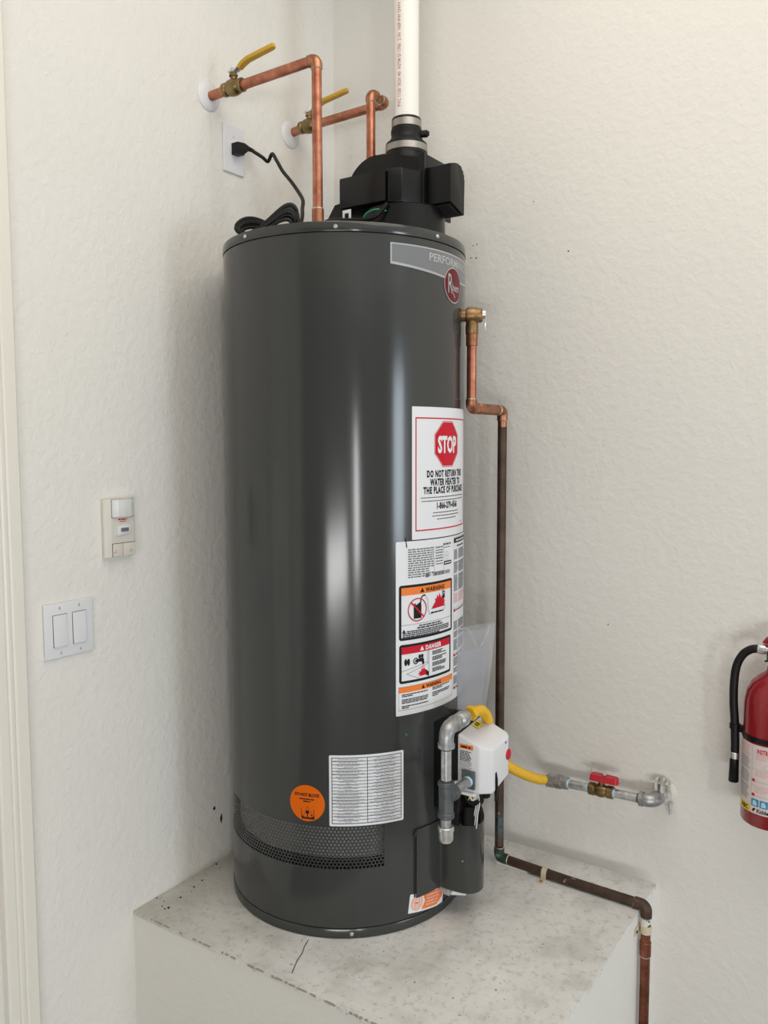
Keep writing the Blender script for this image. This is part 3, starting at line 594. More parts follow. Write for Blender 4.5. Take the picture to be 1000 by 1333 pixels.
part('cover_latch', 'black_plastic', gv, P_(tube, [(.7215, -.392, .356), (.7222, -.391, .34), (.722, -.390, .318), (.720, -.386, .298), (.717, -.383, .288)], [.0028, .0042, .0042, .003, .002], 10))
part('igniter_button', 'black_rubber', gv, P_(cylr, (.688, -.385, .318), (.695, -.378, .290), .008, .001, 16))
# wires below the control
wp = [((.655, -.405, .315), (.650, -.398, .292), (.662, -.395, .275), (.678, -.39, .282), (.688, -.385, .300)), ((.66, -.40, .31), (.656, -.394, .287), (.668, -.392, .270), (.684, -.388, .284), (.690, -.384, .305)),
      ((.676, -.39, .312), (.680, -.386, .29), (.674, -.384, .27), (.672, -.380, .24), (.668, -.376, .19)), ((.684, -.386, .312), (.686, -.382, .285), (.679, -.384, .272), (.655, -.39, .273), (.648, -.395, .29))]
for k, p in enumerate(wp): part('control_wire', 'black_rubber', wh, P_(tube, spline(p, 8), .0028 if k != 3 else .0034, 8))
for k in range(3): part('control_wire', 'wire_white', wh, P_(tube, spline(((.672+.004*k, -.392, .30), (.674+.004*k, -.389, .275), (.668+.004*k, -.386, .248), (.662+.0045*k, -.383, .215), (.66, -.38, .18)), 8), .0014, 8))
part('control_wire', 'wire_white', wh, P_(tube, spline(((.640, -.402, .30), (.634, -.405, .27), (.630, -.402, .245), (.632, -.399, .215), (.636, -.396, .18)), 8), .0013, 8))
part('control_wire', 'wire_white', wh, P_(tube, spline(((.655, -.40, .31), (.659, -.398, .297), (.669, -.396, .283), (.679, -.394, .30)), 8), .0024, 8))
part('control_wire', 'wire_yellow', wh, P_(tube, spline(((.668, -.40, .308), (.664, -.4, .296), (.660, -.398, .284), (.655, -.394, .278)), 8), .0013, 8)); part('control_wire', 'wire_red', wh, P_(tube, spline(((.664, -.402, .312), (.666, -.402, .302), (.670, -.4, .294)), 8), .0022, 8))
part('wire_sleeve', 'black_plastic', wh, P_(cylr, (.652, -.382, .265), (.650, -.378, .16), .017, .002, 20))
part('flat_bracket', 'grey_flat', wh, lambda bm: prism(bm, [(0, 0), (.042, .019), (.040, .025), (-.002, .007)], (.607, -.424, .286), (1, 0, 0), (0, 0, 1), -.002), label='light grey angled metal strip')

# --- draft blower on the tank top
bl = part('blower', 'black_plastic', wh, P_(lathe, [(0, 1.503), (.106, 1.503), (.106, 1.512), (.097, 1.514), (.095, 1.60), (.09, 1.604), (0, 1.604)], (.413, -.272, 0), (0, 0, 1), 48), label='black plastic draft blower')
vol = [(.258, 1.60)]+[(.346-.088*math.cos(math.radians(a)), 1.648+.094*math.sin(math.radians(a))) for a in range(0, 91, 9)]+[(.372, 1.742), (.380, 1.734), (.478, 1.716), (.478, 1.598)]
part('volute', 'black_plastic', bl, lambda bm: prism(bm, vol, (0, -.170, 0), (1, 0, 0), (0, 0, 1), .125, .005, 2))
part('outlet_collar', 'black_plastic', bl, P_(lathe, [(0, 1.70), (.050, 1.70), (.0485, 1.755), (.046, 1.768), (0, 1.768)], (.384, -.219, 0), (0, 0, 1), 36))
part('control_box', 'black_gloss', bl, lambda bm: prism(bm, [(.290, -.364), (.421, -.364), (.421, -.292), (.290, -.292)], (0, 0, 1.610), (1, 0, 0), (0, 1, 0), .070, .005, 2), lambda bm: prism(bm, [(.4245, -.360), (.4275, -.3625), (.456, -.350), (.477, -.300), (.477, -.286), (.4245, -.286)], (0, 0, 1.606), (1, 0, 0), (0, 1, 0), .074, .003, 2))
part('side_flange', 'black_plastic', bl, P_(box, (.4745, -.298, 1.592), (.4815, -.170, 1.722), .002), P_(box, (.4705, -.3005, 1.592), (.4845, -.2935, 1.720), .0015))
hood = [(-.288, 1.606), (-.288, 1.690), (-.262, 1.697)]+[(-.252+.030*math.sin(math.radians(a)), 1.667+.030*math.cos(math.radians(a))) for a in range(0, 91, 10)]+[(-.222, 1.588), (-.230, 1.590)]
hin = [(-.283, 1.600), (-.283, 1.685), (-.228, 1.685), (-.228, 1.586)]
part('air_hood', 'black_plastic', bl, lambda bm: prism(bm, hood, (.480, 0, 0), (0, 1, 0), (0, 0, 1), .066, .004, 2)); part('hood_opening', 'tank_dark', bl, lambda bm: prism(bm, [(0, 0), (.052, 0), (.052, .05), (0, .05)], (.488, -.282, 1.6035), (1, 0, -.02), (0, 1, -.27), -.002))
part('boot_skirt', 'black_plastic', bl, lambda bm: prism(bm, [(.215, 1.507), (.215, 1.565), (.226, 1.600), (.250, 1.634), (.30, 1.640), (.43, 1.62), (.43, 1.507)], (0, -.215, 0), (1, 0, 0), (0, 0, 1), .115, .004, 2))
for x in (.318, .46): screw((x, -.2965, 1.692 if x < .4 else 1.73), -90, bl) if x < .4 else None
part('wire_tag', 'white_plastic', bl, P_(box, (.308, -.3752, 1.575), (.332, -.3735, 1.602), .001)); part('tag_print', 'ink_black', bl, P_(box, (.315, -.3760, 1.580), (.326, -.3750, 1.594), .0005))
part('ground_wire', 'wire_green', bl, P_(tube, spline(((.360, -.372, 1.565), (.376, -.378, 1.583), (.402, -.376, 1.590), (.424, -.366, 1.586), (.428, -.35, 1.588)), 8), .0018, 8))
part('black_lead', 'black_rubber', bl, P_(tube, spline(((.235, -.34, 1.575), (.25, -.37, 1.582), (.29, -.388, 1.580), (.34, -.390, 1.572), (.40, -.384, 1.57), (.432, -.372, 1.60)), 8), .005, 10))
# rubber coupling
rc = part('rubber_coupling', 'black_rubber', wh, P_(lathe, [(.030, 1.838), (.0345, 1.839), (.0355, 1.837), (.0355, 1.812), (.0375, 1.811), (.0375, 1.805), (.036, 1.798), (.040, 1.788), (.0495, 1.780), (.0505, 1.777), (.0505, 1.752), (.045, 1.75)], (.384, -.217, 0), (0, 0, 1), 40), label='black rubber vent coupling')
for rr_, za, zb in ((.0362, 1.8165, 1.8335), (.0512, 1.7585, 1.7745)):
    hc = part('hose_clamp', 'stainless', rc, P_(lathe, [(rr_-.001, za), (rr_, za+.0005), (rr_, zb-.0005), (rr_-.001, zb)], (.384, -.217, 0), (0, 0, 1), 48))
part('clamp_screw', 'black_rubber', rc, P_(cylr, (.412, -.205, 1.803), (.432, -.196, 1.803), .0085, .002, 18), P_(cylr, (.428, -.199, 1.803), (.435, -.195, 1.803), .0055, .001, 14))

# ------------------------------------------------------------------ vent pipe
vp = thing('vent_pipe', (.384, -.217, 1.808), 'white plastic vent pipe with red lettering rising from the blower', 'pipe')
vpp = part('pipe', 'pvc', vp, P_(lathe, [(.026, 1.806), (.03015, 1.806), (.03015, ZC), (.026, ZC)], (.384, -.217, 0), (0, 0, 1), 48))
def vmap(u, v, w):
    a = math.radians(-92)-v/.03015; r = .03015+w; return Vector((.384+r*math.cos(a), -.217+r*math.sin(a), 1.86+u))
lv = Label(vmap, 9)
u = .0
lv.text('red', 'PVC 1120  SCH 40  ASTM D 1785  2 IN  NSF-PW DWV  280 PSI @ 73F', .0, -.004, .0085, .0004, sx=.82, bold=.03, align='LEFT', track=1.05)
lv.line('mark', -.05, .004, -.02, .004, .0012, .0004)
lv.build('lettering', 'red', 'pvc_red', vpp); lv.build('print_mark', 'mark', 'pvc_red', vpp)

# ------------------------------------------------------------------ copper supply pipes with ball valves
CR = .0111
def joint(bm, p, d, L=.016, r=.0131): d = Vector(d).normalized(); cylr(bm, Vector(p)-d*L/2, Vector(p)+d*L/2, r, .0008, 22)
def elbow(parent, a, c, d, r=.0131, leg=.020, mat='copper_joint', solder=True):
    a, c, d = Vector(a), Vector(c), Vector(d); e1 = (a-c).normalized(); e2 = (d-c).normalized()
    pts = [c+e1*leg]+arc3(c+e1, c, c+e2, .013, 8)+[c+e2*leg]
    e = part('elbow', mat, parent, P_(tube, pts, r, 22))
    if solder:
        for q in (e1, e2): part('solder_ring', 'solder', e, P_(lathe, [(r-.0022, 0), (r-.0002, .0003), (r-.0008, .0014), (r-.0026, .0020)], c+q*leg, q, 20))
    return e
def ball_valve(parent, x, y, z, lean):
    v = part('ball_valve', 'brass', parent, P_(lathe, [(0, -.030), (.0145, -.030), (.0155, -.029), (.0155, -.020), (.0135, -.018), (.0175, -.012), (.0190, -.004), (.0190, .004), (.0175, .012), (.0135, .018), (.0155, .020), (.0155, .029), (.0145, .030), (0, .030)], (x, y, z), (1, 0, 0), 28),
             P_(cylr, (x, y, z+.012), (x, y, z+.033), .0078, .001, 16), P_(lathe, [(.0105, .024), (.0105, .030)], (x, y, z), (0, 0, 1), 6), label='brass ball valve')
    part('stem_nut', 'zinc', v, P_(lathe, [(0, .033), (.0088, .033), (.0088, .041), (0, .041)], (x, y, z), (0, 0, 1), 6), P_(cylr, (x, y, z+.04), (x, y, z+.046), .0045, .0005, 12))
    h = [(-.010, .035), (.012, .036), (.026, .046), (.040, .0535)]
    part('handle_root', 'zinc', v, lambda bm: prism(bm, [(-.012, .034), (.010, .034), (.030, .0455), (.030, .0485), (.009, .037), (-.012, .037)], (x, y+.008, z), (1, 0, 0), (0, 0, 1), .016, .0006))
    sp_ = [(.020, .0405), (.032, .0475), (.046, .0525), (.118, .0610), (.126, .0630)]
    def lever(bm):
        pts = [(x+a, y-.000, z+b) for a, b in sp_]; rings = []
        for (px, py, pz), hw in zip(pts, (.0085, .0095, .0095, .0085, .0050)):
            rings.append([bm.verts.new((px+dz*-.3, py+dy, pz+dz)) for dy, dz in ((-hw, -.0022), (-hw*.8, -.0048), (hw*.8, -.0048), (hw, -.0022), (hw, .0022), (hw*.8, .0040), (-hw*.8, .0040), (-hw, .0022))])
        for A, B in zip(rings, rings[1:]):
            for k in range(8): bm.faces.new((A[k], A[(k+1) % 8], B[(k+1) % 8], B[k]))
        bm.faces.new(rings[0]); bm.faces.new(rings[-1])
    part('lever_grip', 'yellow_vinyl', v, lever, label='yellow vinyl lever grip')
def flange(parent, y, z): part('wall_flange', 'white_plastic', parent, P_(lathe, [(0, 0), (.0345, 0), (.035, .0015), (.033, .004), (.020, .0075), (0, .0085)], (0, y, z), (1, 0, 0), 36), label='white round wall flange')
# near pipe
y1, z1, x1 = -.488, 1.891, .3245
s1 = thing('copper_water_pipe', (x1, y1, 1.506), 'copper water pipe with yellow-levered valve nearest the camera, above the outlet', 'pipe', 'copper supply pipes on top of the heater')
flange(s1, y1-.006, z1-.003)
part('pipe', 'copper', s1, P_(tube, [(0.0, y1-.004, z1-.004), (.07, y1, z1)], CR, 22)); ball_valve(s1, .078, y1, z1+.001, 0)
part('pipe', 'copper', s1, P_(tube, [(.10, y1, z1), (x1-.015, y1, z1+.003)], CR, 22))
elbow(s1, (0, y1, z1), (x1, y1, z1+.003), (x1, y1, 0))
part('pipe', 'copper', s1, P_(tube, [(x1, y1, z1-.015), (x1, y1, 1.545)], CR, 22))
part('coupling', 'copper_joint', s1, P_(cylr, (x1, y1, 1.545), (x1, y1, 1.577), .0132, .001, 22)); part('solder_ring', 'solder', s1, P_(cylr, (x1, y1, 1.576), (x1, y1, 1.5795), .0124, .0008, 22))
part('nipple', 'brass', s1, P_(cylr, (x1, y1, 1.504), (x1, y1, 1.547), .0120, .001, 22))
# far pipe
y2, z2, x2, x3, y3 = -.188, 1.899, .306, .300, -.246
s2 = thing('copper_water_pipe', (x3, y3, 1.506), 'copper water pipe looping behind the blower, yellow lever partly hidden by the nearer pipe', 'pipe', 'copper supply pipes on top of the heater')
flange(s2, y2-.006, z2-.012)
part('pipe', 'copper', s2, P_(tube, [(0, y2-.002, z2-.006), (.05, y2, z2)], CR, 22)); ball_valve(s2, .062, y2, z2+.001, 0)
part('pipe', 'copper', s2, P_(tube, [(.085, y2, z2), (x2-.015, y2, z2+.004)], CR, 22))
elbow(s2, (0, y2, z2+.004), (x2, y2, z2+.004), (x3, y3, z2+.010))
elbow(s2, (x2, y2, z2+.004), (x3, y3, z2+.010), (x3, y3, 0))
part('pipe', 'copper', s2, P_(tube, [(x3, y3, z2), (x3, y3, 1.506)], CR, 22))

# ------------------------------------------------------------------ relief valve and its discharge pipe
dp = thing('discharge_pipe', (.597, -.12, 0), 'tarnished copper discharge pipe from the brass relief valve down and along the platform', 'pipe')
ux, uy, lx, ly, jz = .594, -.272, .597, -.117, 1.142
rv = part('relief_valve', 'bronze', dp, P_(lathe, [(0, -.030), (.0135, -.030), (.0135, -.014), (.0175, -.012), (.0185, -.008), (.0185, .010), (.0165, .013), (.0165, .020), (.013, .024), (0, .024)], (ux, uy, 1.350), (.90, .43, 0), 24),
          P_(lathe, [(.0135, 0), (.0145, .002), (.0145, .016), (.0135, .030), (.012, .031)], (ux, uy, 1.308), (0, 0, 1), 22), label='bronze temperature and pressure relief valve')
part('test_lever', 'zinc', rv, lambda bm: prism(bm, [(-.004, .016), (.004, .018), (.005, -.012), (.003, -.026), (-.003, -.026), (-.005, -.012)], (ux+.026, uy+.0125, 1.344), (-.43, .90, 0), (0, 0, 1), .0025, .0006), P_(cylr, (ux+.020, uy+.0095, 1.352), (ux+.028, uy+.0135, 1.352), .010, .001, 16))
part('coupling', 'copper_joint', dp, P_(cylr, (ux, uy, 1.282), (ux, uy, 1.311), .0134, .001, 22)); part('pipe', 'copper', dp, P_(tube, [(ux, uy, 1.285), (ux, uy, jz+.015)], CR, 22))
elbow(dp, (ux, uy, 2), (ux, uy, jz), (lx, ly, jz)); part('pipe', 'copper', dp, P_(tube, [(ux, uy+.015, jz), (lx, ly-.015, jz)], CR, 22)); part('solder_ring', 'copper_tarnished', dp, P_(cylr, (ux+.001, uy+.072, jz), (ux+.001, uy+.0735, jz), .0128, .0004, 20))
part('coupling', 'copper_joint', dp, P_(cylr, (ux+.0004, uy+.03, jz), (ux+.0022, ly-.03, jz), .0128, .001, 22))
elbow(dp, (ux, uy, jz), (lx, ly, jz), (lx, ly, 0), leg=.024)
part('pipe', 'copper_joint', dp, P_(tube, [(lx, ly, jz-.02), (lx, ly, jz-.042)], CR, 22)); part('pipe', 'copper_tarnished', dp, P_(tube, [(lx, ly, jz-.040), (lx, ly, .4), (lx+.002, ly, .045)], CR, 22), label='dark brown tarnished riser')
hx, hy, hz = .976, -.132, .0125
elbow(dp, (lx+.002, ly, 1), (lx+.002, ly, hz+.0015), (hx, hy, hz+.0015), mat='verdigris', leg=.026)
part('pipe', 'copper_tarnished', dp, P_(tube, [(lx+.015, ly-.0005, hz+.0015), (.78, -.126, hz), (hx-.012, hy, hz)], CR, 22))
elbow(dp, (lx, ly, hz), (hx, hy, hz), (hx, hy, -1), mat='copper_tarnished', leg=.026)
part('pipe', 'paint_splashed_copper', dp, P_(tube, [(hx, hy, hz-.024), (hx, hy, -.052)], CR+.0004, 22), label='stretch splashed with white paint')
part('pipe', 'copper_worn', dp, P_(tube, [(hx, hy, -.050), (hx, hy, ZF)], CR, 22)); part('coupling', 'copper_worn', dp, P_(cylr, (hx, hy, -.106), (hx, hy, -.072), .0128, .001, 22)); part('solder_ring', 'solder', dp, P_(cylr, (hx, hy, -.1085), (hx, hy, -.1055), .0122, .0006, 20))
def strap_h(x, y, z):   # clip bent over the horizontal pipe, ear screwed to the platform
    def f(bm):
        pts = []; 
        for r_0 in (.0128, .0116):
            ring = [(y+r_0*math.cos(math.radians(a)), z+r_0*math.sin(math.radians(a))) for a in range(-20, 201, 14)]
            pts.append([(y+r_0, .002)]+ring+[(y-r_0, .0015)])
        o, i = pts; poly = [(a-y, b) for a, b in o]+[(a-y, b) for a, b in i[::-1]]
        prism(bm, poly, (x-.0065, y, 0), (0, 1, 0), (0, 0, 1), .013)
        box(bm, (x-.0065, y-.032, 0), (x+.0065, y-.0116, .0016), .0004)
    return f
part('pipe_strap', 'beige_strap', dp, strap_h(.727, -.1235, hz+.001), label='beige strap over the pipe'); part('strap_screw', 'bronze', dp, P_(lathe, [(.004, .001), (.003, .003), (0, .0036)], (.727, -.148, 0), (0, 0, 1), 10))
part('pipe_strap', 'beige_strap', dp, P_(lathe, [(.0112, -.050), (.0128, -.0498), (.0128, -.0332), (.0112, -.033)], (hx, hy, 0), (0, 0, 1), 28), P_(box, (PW-.001, hy-.034, -.050), (PW+.001, hy, -.033), .0003), label='beige strap round the pipe'); part('strap_screw', 'grime_dark', dp, P_(lathe, [(.004, 0), (.003, .002), (0, .0026)], (PW+.001, hy-.026, -.041), (1, 0, 0), 10))
part('caulk_bead', 'caulk', dp, P_(tube, spline([(lx-.008, ly-.006, .004), (lx+.010, ly-.0105, .003), (lx+.04, ly-.0105, .0025), (lx+.085, ly-.0105, .002)], 6), [.005]*6+[.0034]*6+[.0026]*6+[.0014], 8))

# ------------------------------------------------------------------ gas supply on the wall
gy, gz = -.06, .2215
gp = thing('gas_supply_pipe', (.86, 0, gz), 'galvanized gas pipe with red-handled brass shutoff valve on the right wall', 'pipe')
gpt = lambda x: Vector((x, gy, gz+(x-.7)*.028))
part('hex_adapter', 'galvanized', gp, P_(lathe, [(0, 0), (.0165, 0), (.0175, .001), (.0175, .017), (.0165, .018), (0, .018)], gpt(.7245), gpt(.9)-gpt(.7), 6), P_(cylr, gpt(.740), gpt(.758), .0152, .001, 24), label='galvanized hex adapter')
part('nipple', 'galvanized_bright', gp, P_(tube, [gpt(.752), gpt(.815)], .0107, 22)); part('thread_seal', 'ink_cyan', gp, P_(cylr, gpt(.756), gpt(.7615), .0112, .0004, 20)); part('thread_seal', 'ink_cyan', gp, P_(cylr, gpt(.8055), gpt(.8125), .0112, .0004, 20))
sv = part('shutoff_valve', 'brass', gp, P_(lathe, [(0, 0), (.0145, 0), (.0155, .001), (.0155, .014), (.0135, .016), (.0150, .022), (.0165, .030), (.0150, .038), (.0135, .044), (.0155, .046), (.0155, .059), (.0145, .060), (0, .060)], gpt(.8115), gpt(.9)-gpt(.7), 24), P_(cylr, gpt(.8415)+Vector((0, 0, .008)), gpt(.8415)+Vector((0, 0, .025)), .0075, .001, 16), label='brass gas shutoff valve')
hk = gpt(.848)+Vector((0, 0, .0235))
def tee_handle(bm):
    pts = rrect(-.035, -.0085, .035, .0085, .006); lo = [bm.verts.new(hk+Vector((x, y*(.75+.55*abs(abs(x)/.035-.0)), 0))) for x, y in pts]
    hi = [bm.verts.new(hk+Vector((x*.97, y*(.70+.45*abs(x)/.035), .019-.006*(abs(x)/.035)**2))) for x, y in pts]; N = len(pts)
    fs = [bm.faces.new(lo[::-1]), bm.faces.new(hi)]+[bm.faces.new((lo[k], lo[(k+1) % N], hi[(k+1) % N], hi[k])) for k in range(N)]
part('handle', 'red_plastic', sv, tee_handle, label='red butterfly handle'); part('handle_nut', 'zinc', sv, P_(lathe, [(0, .017), (.006, .017), (.006, .0205), (0, .0205)], hk, (0, 0, 1), 6))
part('tag_wire', 'zinc', sv, P_(tube, spline([hk+Vector((-.026, .006, .0)), hk+Vector((-.036, .012, .012)), hk+Vector((-.035, .02, .024)), hk+Vector((-.031, .026, .030))], 6), .0007, 6))
part('thread_seal', 'ink_cyan', gp, P_(cylr, gpt(.8705), gpt(.8765), .0112, .0004, 20)); part('nipple', 'galvanized_bright', gp, P_(tube, [gpt(.872), gpt(.945)], .0107, 22))
e0 = gpt(.968); part('elbow', 'galvanized', gp, P_(tube, [gpt(.934), gpt(.9345), gpt(.943), gpt(.9435)]+arc3(gpt(.9), e0, e0+Vector((0, 1, 0)), .018, 8)+[e0+Vector((0, .028, 0))], [.0142, .0172, .0172, .0152]+[.0158]*9+[.0165], 24), label='galvanized elbow into the wall')
part('thread', 'black_iron', gp, P_(cylr, gpt(.928), gpt(.936), .0113, .0005, 20)); part('nipple', 'galvanized', gp, P_(tube, [e0+Vector((0, .02, 0)), (e0.x, .004, e0.z)], .0107, 22))
# pipe clamp on the wall behind the elbow
pc = thing('pipe_clamp', (.975, -.004, .235), 'paint-flecked metal clamp and anchor holding the gas pipe stub at the wall', 'clamp')
part('clamp_plate', 'painted_bracket', pc, lambda bm: prism(bm, [(-.012, -.034), (.014, -.036), (.016, -.010), (.010, .012), (.004, .028), (-.010, .028), (-.014, .006)], (.978, -.0035, .240), (1, 0, 0), (0, 0, 1), .004, .0008))
part('clamp_ring', 'painted_bracket', pc, P_(lathe, [(.0115, -.008), (.0155, -.008), (.0155, .008), (.0115, .008)], (e0.x, -.020, e0.z), (0, 1, 0), 28))
part('clamp_ear', 'painted_bracket', pc, P_(box, (.960, -.034, e0.z+.012), (.966, -.010, e0.z+.042), .001), P_(box, (.974, -.034, e0.z+.012), (.980, -.010, e0.z+.042), .001))
part('clamp_bolt', 'zinc', pc, P_(lathe, [(0, -.006), (.007, -.006), (.007, 0), (.0035, 0), (.0035, .026), (.0065, .026), (.0065, .032), (0, .032)], (.958, -.022, e0.z+.031), (1, 0, 0), 6))
part('anchor_screw', 'zinc', pc, P_(lathe, [(0, 0), (.0065, 0), (.0065, .004), (.0035, .0045), (.0035, .028), (0, .028)], (.9925, -.012, .214), (0, .0, -1), 12)); part('anchor_screw', 'zinc', pc, P_(lathe, [(0, .007), (.007, .007), (.008, 0), (0, 0)], (.985, -.0075, .258), (0, -1, 0), 6))
part('broken_plaster', 'caulk', pc, P_(lathe, [(.030, 0), (.026, .003), (.012, .004), (.010, .0)], (e0.x+.006, .0002, e0.z+.006), (0, -1, 0), 11))

# ------------------------------------------------------------------ yellow flexible gas connector
gh = thing('gas_connector', (.69, -.2, .3), 'yellow corrugated flexible gas hose looping behind the white gas control', 'hose')
path = spline([(.6785, -.418, .4865), (.6810, -.400, .4865), (.6790, -.372, .4780), (.6700, -.332, .4500), (.6590, -.298, .4100), (.6540, -.280, .372), (.6590, -.260, .337), (.6739, -.2351, .3097), (.6845, -.1714, .2701), (.6940, -.1063, .2369), (.7005, -.066, gz)], 26)
def resample(pts, step):
    out = [pts[0]]; need = step
    for a, c in zip(pts, pts[1:]):
        L = (c-a).length; t = need
        while t <= L: out.append(a+(c-a)*(t/L)); t += step
        need = t-L
    return out
fine = resample(path, .0013); part('hose', 'yellow_coat', gh, P_(tube, fine, [.0104+.0018*math.sin(i*.0013/.0070*2*PI) for i in range(len(fine))], 18), sharp=80)
part('flare_nut', 'yellow_coat', gh, P_(lathe, [(0, 0), (.0150, 0), (.0160, .001), (.0160, .014), (.012, .018), (0, .018)], (.6782, -.430, .487), (.05, 1, .10), 6), label='yellow-coated flare nut'); part('flare_nut', 'galvanized', gh, P_(lathe, [(0, 0), (.0125, 0), (.0165, .003), (.0165, .022), (.014, .024), (0, .024)], (.700, gy-.002, gz-.001), (1, .03, .03), 6), label='galvanized flare nut')
# ------------------------------------------------------------------ drip leg tee assembly
dx, dy = .6765, -.528
dl = thing('gas_drip_leg', (dx, dy, .26), 'galvanized elbow, tee and capped drip leg beside the white gas control', 'pipe fitting')
ez = .484
part('adapter', 'galvanized_bright', dl, P_(lathe, [(0, 0), (.0118, 0), (.0118, .010), (.0155, .012), (.0165, .014), (.0165, .032), (.0155, .034), (.013, .036), (.013, .044), (0, .044)], (dx, dy+.040, ez), (.02, 1, .05), 20), label='bright galvanized adapter')
part('elbow', 'galvanized', dl, P_(tube, [(dx, dy, ez-.040), (dx, dy, ez-.0395), (dx, dy, ez-.031), (dx, dy, ez-.0305)]+arc3((dx, dy, 0), (dx, dy, ez), (dx, dy+1, ez), .020, 9)+[(dx, dy+.030, ez), (dx, dy+.0305, ez), (dx, dy+.039, ez), (dx, dy+.0395, ez)], [.0148, .0175, .0175, .0155]+[.0155]*10+[.0155, .0172, .0172, .0148], 24))
part('nipple', 'galvanized_bright', dl, P_(tube, [(dx, dy, .362), (dx, dy, ez-.032)], .0107, 22)); part('thread', 'black_iron', dl, P_(cylr, (dx, dy, ez-.045), (dx, dy, ez-.038), .0112, .0004, 20)); part('thread', 'black_iron', dl, P_(cylr, (dx, dy, .370), (dx, dy, .377), .0112, .0004, 20))
tz = .336
part('tee', 'black_iron', dl, P_(lathe, [(0, -.040), (.0150, -.040), (.0172, -.038), (.0172, -.029), (.0152, -.027), (.0152, .027), (.0172, .029), (.0172, .036), (.0150, .038), (0, .038)], (dx, dy, tz), (0, 0, 1), 24), P_(lathe, [(0, 0), (.0150, 0), (.0150, .020), (.0170, .022), (.0170, .032), (.0150, .034), (0, .034)], (dx, dy, tz+.004), (0, 1, 0), 24), label='dark grey iron tee')
part('nipple', 'galvanized', dl, P_(tube, [(dx, dy+.03, tz+.004), (dx, -.422, tz+.004)], .0107, 20)); part('thread_seal', 'ink_cyan', dl, P_(cylr, (dx, -.440, tz+.004), (dx, -.433, tz+.004), .0116, .0004, 20)); part('inlet_boss', 'black_iron', dl, P_(box, (dx-.017, -.4335, tz-.014), (dx+.015, -.4255, tz+.026), .004))
part('nipple', 'galvanized', dl, P_(tube, [(dx, dy, tz-.036), (dx, dy, .258)], .0107, 22)); part('cap', 'zinc', dl, P_(lathe, [(0, .246), (.0125, .246), (.0150, .250), (.0155, .254), (.0155, .268), (.0168, .2695), (.0168, .277), (.0150, .2785), (0, .2785)], (dx, dy, 0), (0, 0, 1), 20), label='worn steel pipe cap')

# ------------------------------------------------------------------ power outlet, cord, switches, sensor
oy0, oz1 = -.450, 1.8425
ol = thing('wall_outlet', (0, oy0+.035, oz1-.057), 'white single wall outlet plate with black plug, below the copper pipes', 'outlet')
plq = lambda lo, hi, zlo, zhi, h, bv: (lambda bm: prism(bm, [(lo, zlo), (hi, zlo), (hi, zhi), (lo, zhi)], (0, 0, 0), (0, 1, 0), (0, 0, 1), h, bv, 3))
part('cover_plate', 'white_plastic', ol, plq(oy0, oy0+.070, oz1-.114, oz1, .006, .002))
part('receptacle', 'white_plastic', ol, P_(lathe, [(0, .0055), (.0175, .0055), (.0172, .0078), (0, .0082)], (0, oy0+.035, oz1-.057), (1, 0, 0), 28))
for dz in (.030, -.030): part('plate_screw', 'cream_plastic', ol, P_(lathe, [(.0032, .0055), (.0030, .0068), (0, .007)], (0, oy0+.035, oz1-.057+dz), (1, 0, 0), 12))
pcd = thing('power_cord', (.2, -.55, 1.51), 'black power cord plugged into the outlet, spare length coiled on the tank top', 'power cord')
pyy, pzz = oy0+.037, oz1-.057
part('plug', 'black_rubber', pcd, lambda bm: prism(bm, [(-.013, -.015), (.010, -.015), (.015, -.004), (.028, .002), (.030, .012), (.012, .016), (-.013, .013)], (.006, pyy, pzz), (0, 1, 0), (0, 0, 1), .024, .003, 2), P_(tube, [(.018, pyy+.024, pzz+.007), (.022, pyy+.036, pzz+.009), (.026, pyy+.046, pzz+.007)], [.0065, .0055, .0045], 10))
cord = spline([(.024, pyy+.040, pzz+.008), (.040, pyy+.062, pzz-.006), (.055, pyy+.067, pzz-.018), (.072, pyy+.064, pzz-.004), (.098, pyy+.050, pzz-.028), (.135, pyy+.030, pzz-.066), (.178, pyy+.010, pzz-.103), (.214, pyy-.006, pzz-.138), (.244, pyy-.028, pzz-.166), (.262, pyy-.052, pzz-.192), (.288, pyy-.085, pzz-.222), (.305, pyy-.115, 1.532)], 14)
part('cable', 'black_rubber', pcd, P_(tube, cord, .0044, 12))
A_, B_ = Vector((.200, -.614, 1.5135)), Vector((.314, -.543, 1.5135)); dirn = (B_-A_).normalized(); sidev = Vector((dirn.y, -dirn.x, 0)).normalized()
for k in range(7):   # hank of spare cable: bow-tie turns, a low lobe to the left and a higher one to the right
    rr_ = random.Random(20+k); pts = []; f = 1-.085*k; dsp = rr_.uniform(-.008, .008)
    for q in range(48):
        t = 2*PI*q/48; s_ = math.cos(t); yv = math.sin(t)*math.cos(t); hh = (.027+(.062-.027)*(.5+.5*s_))*f
        pts.append(A_.lerp(B_, .5+.5*s_*(1-.03*k))+sidev*(dsp+.007*math.sin(t))+Vector((0, 0, (yv*1.05+.52)*hh)))
    part('cable_loop', 'black_rubber', pcd, P_(loop_tube, pts, .0042, 9))

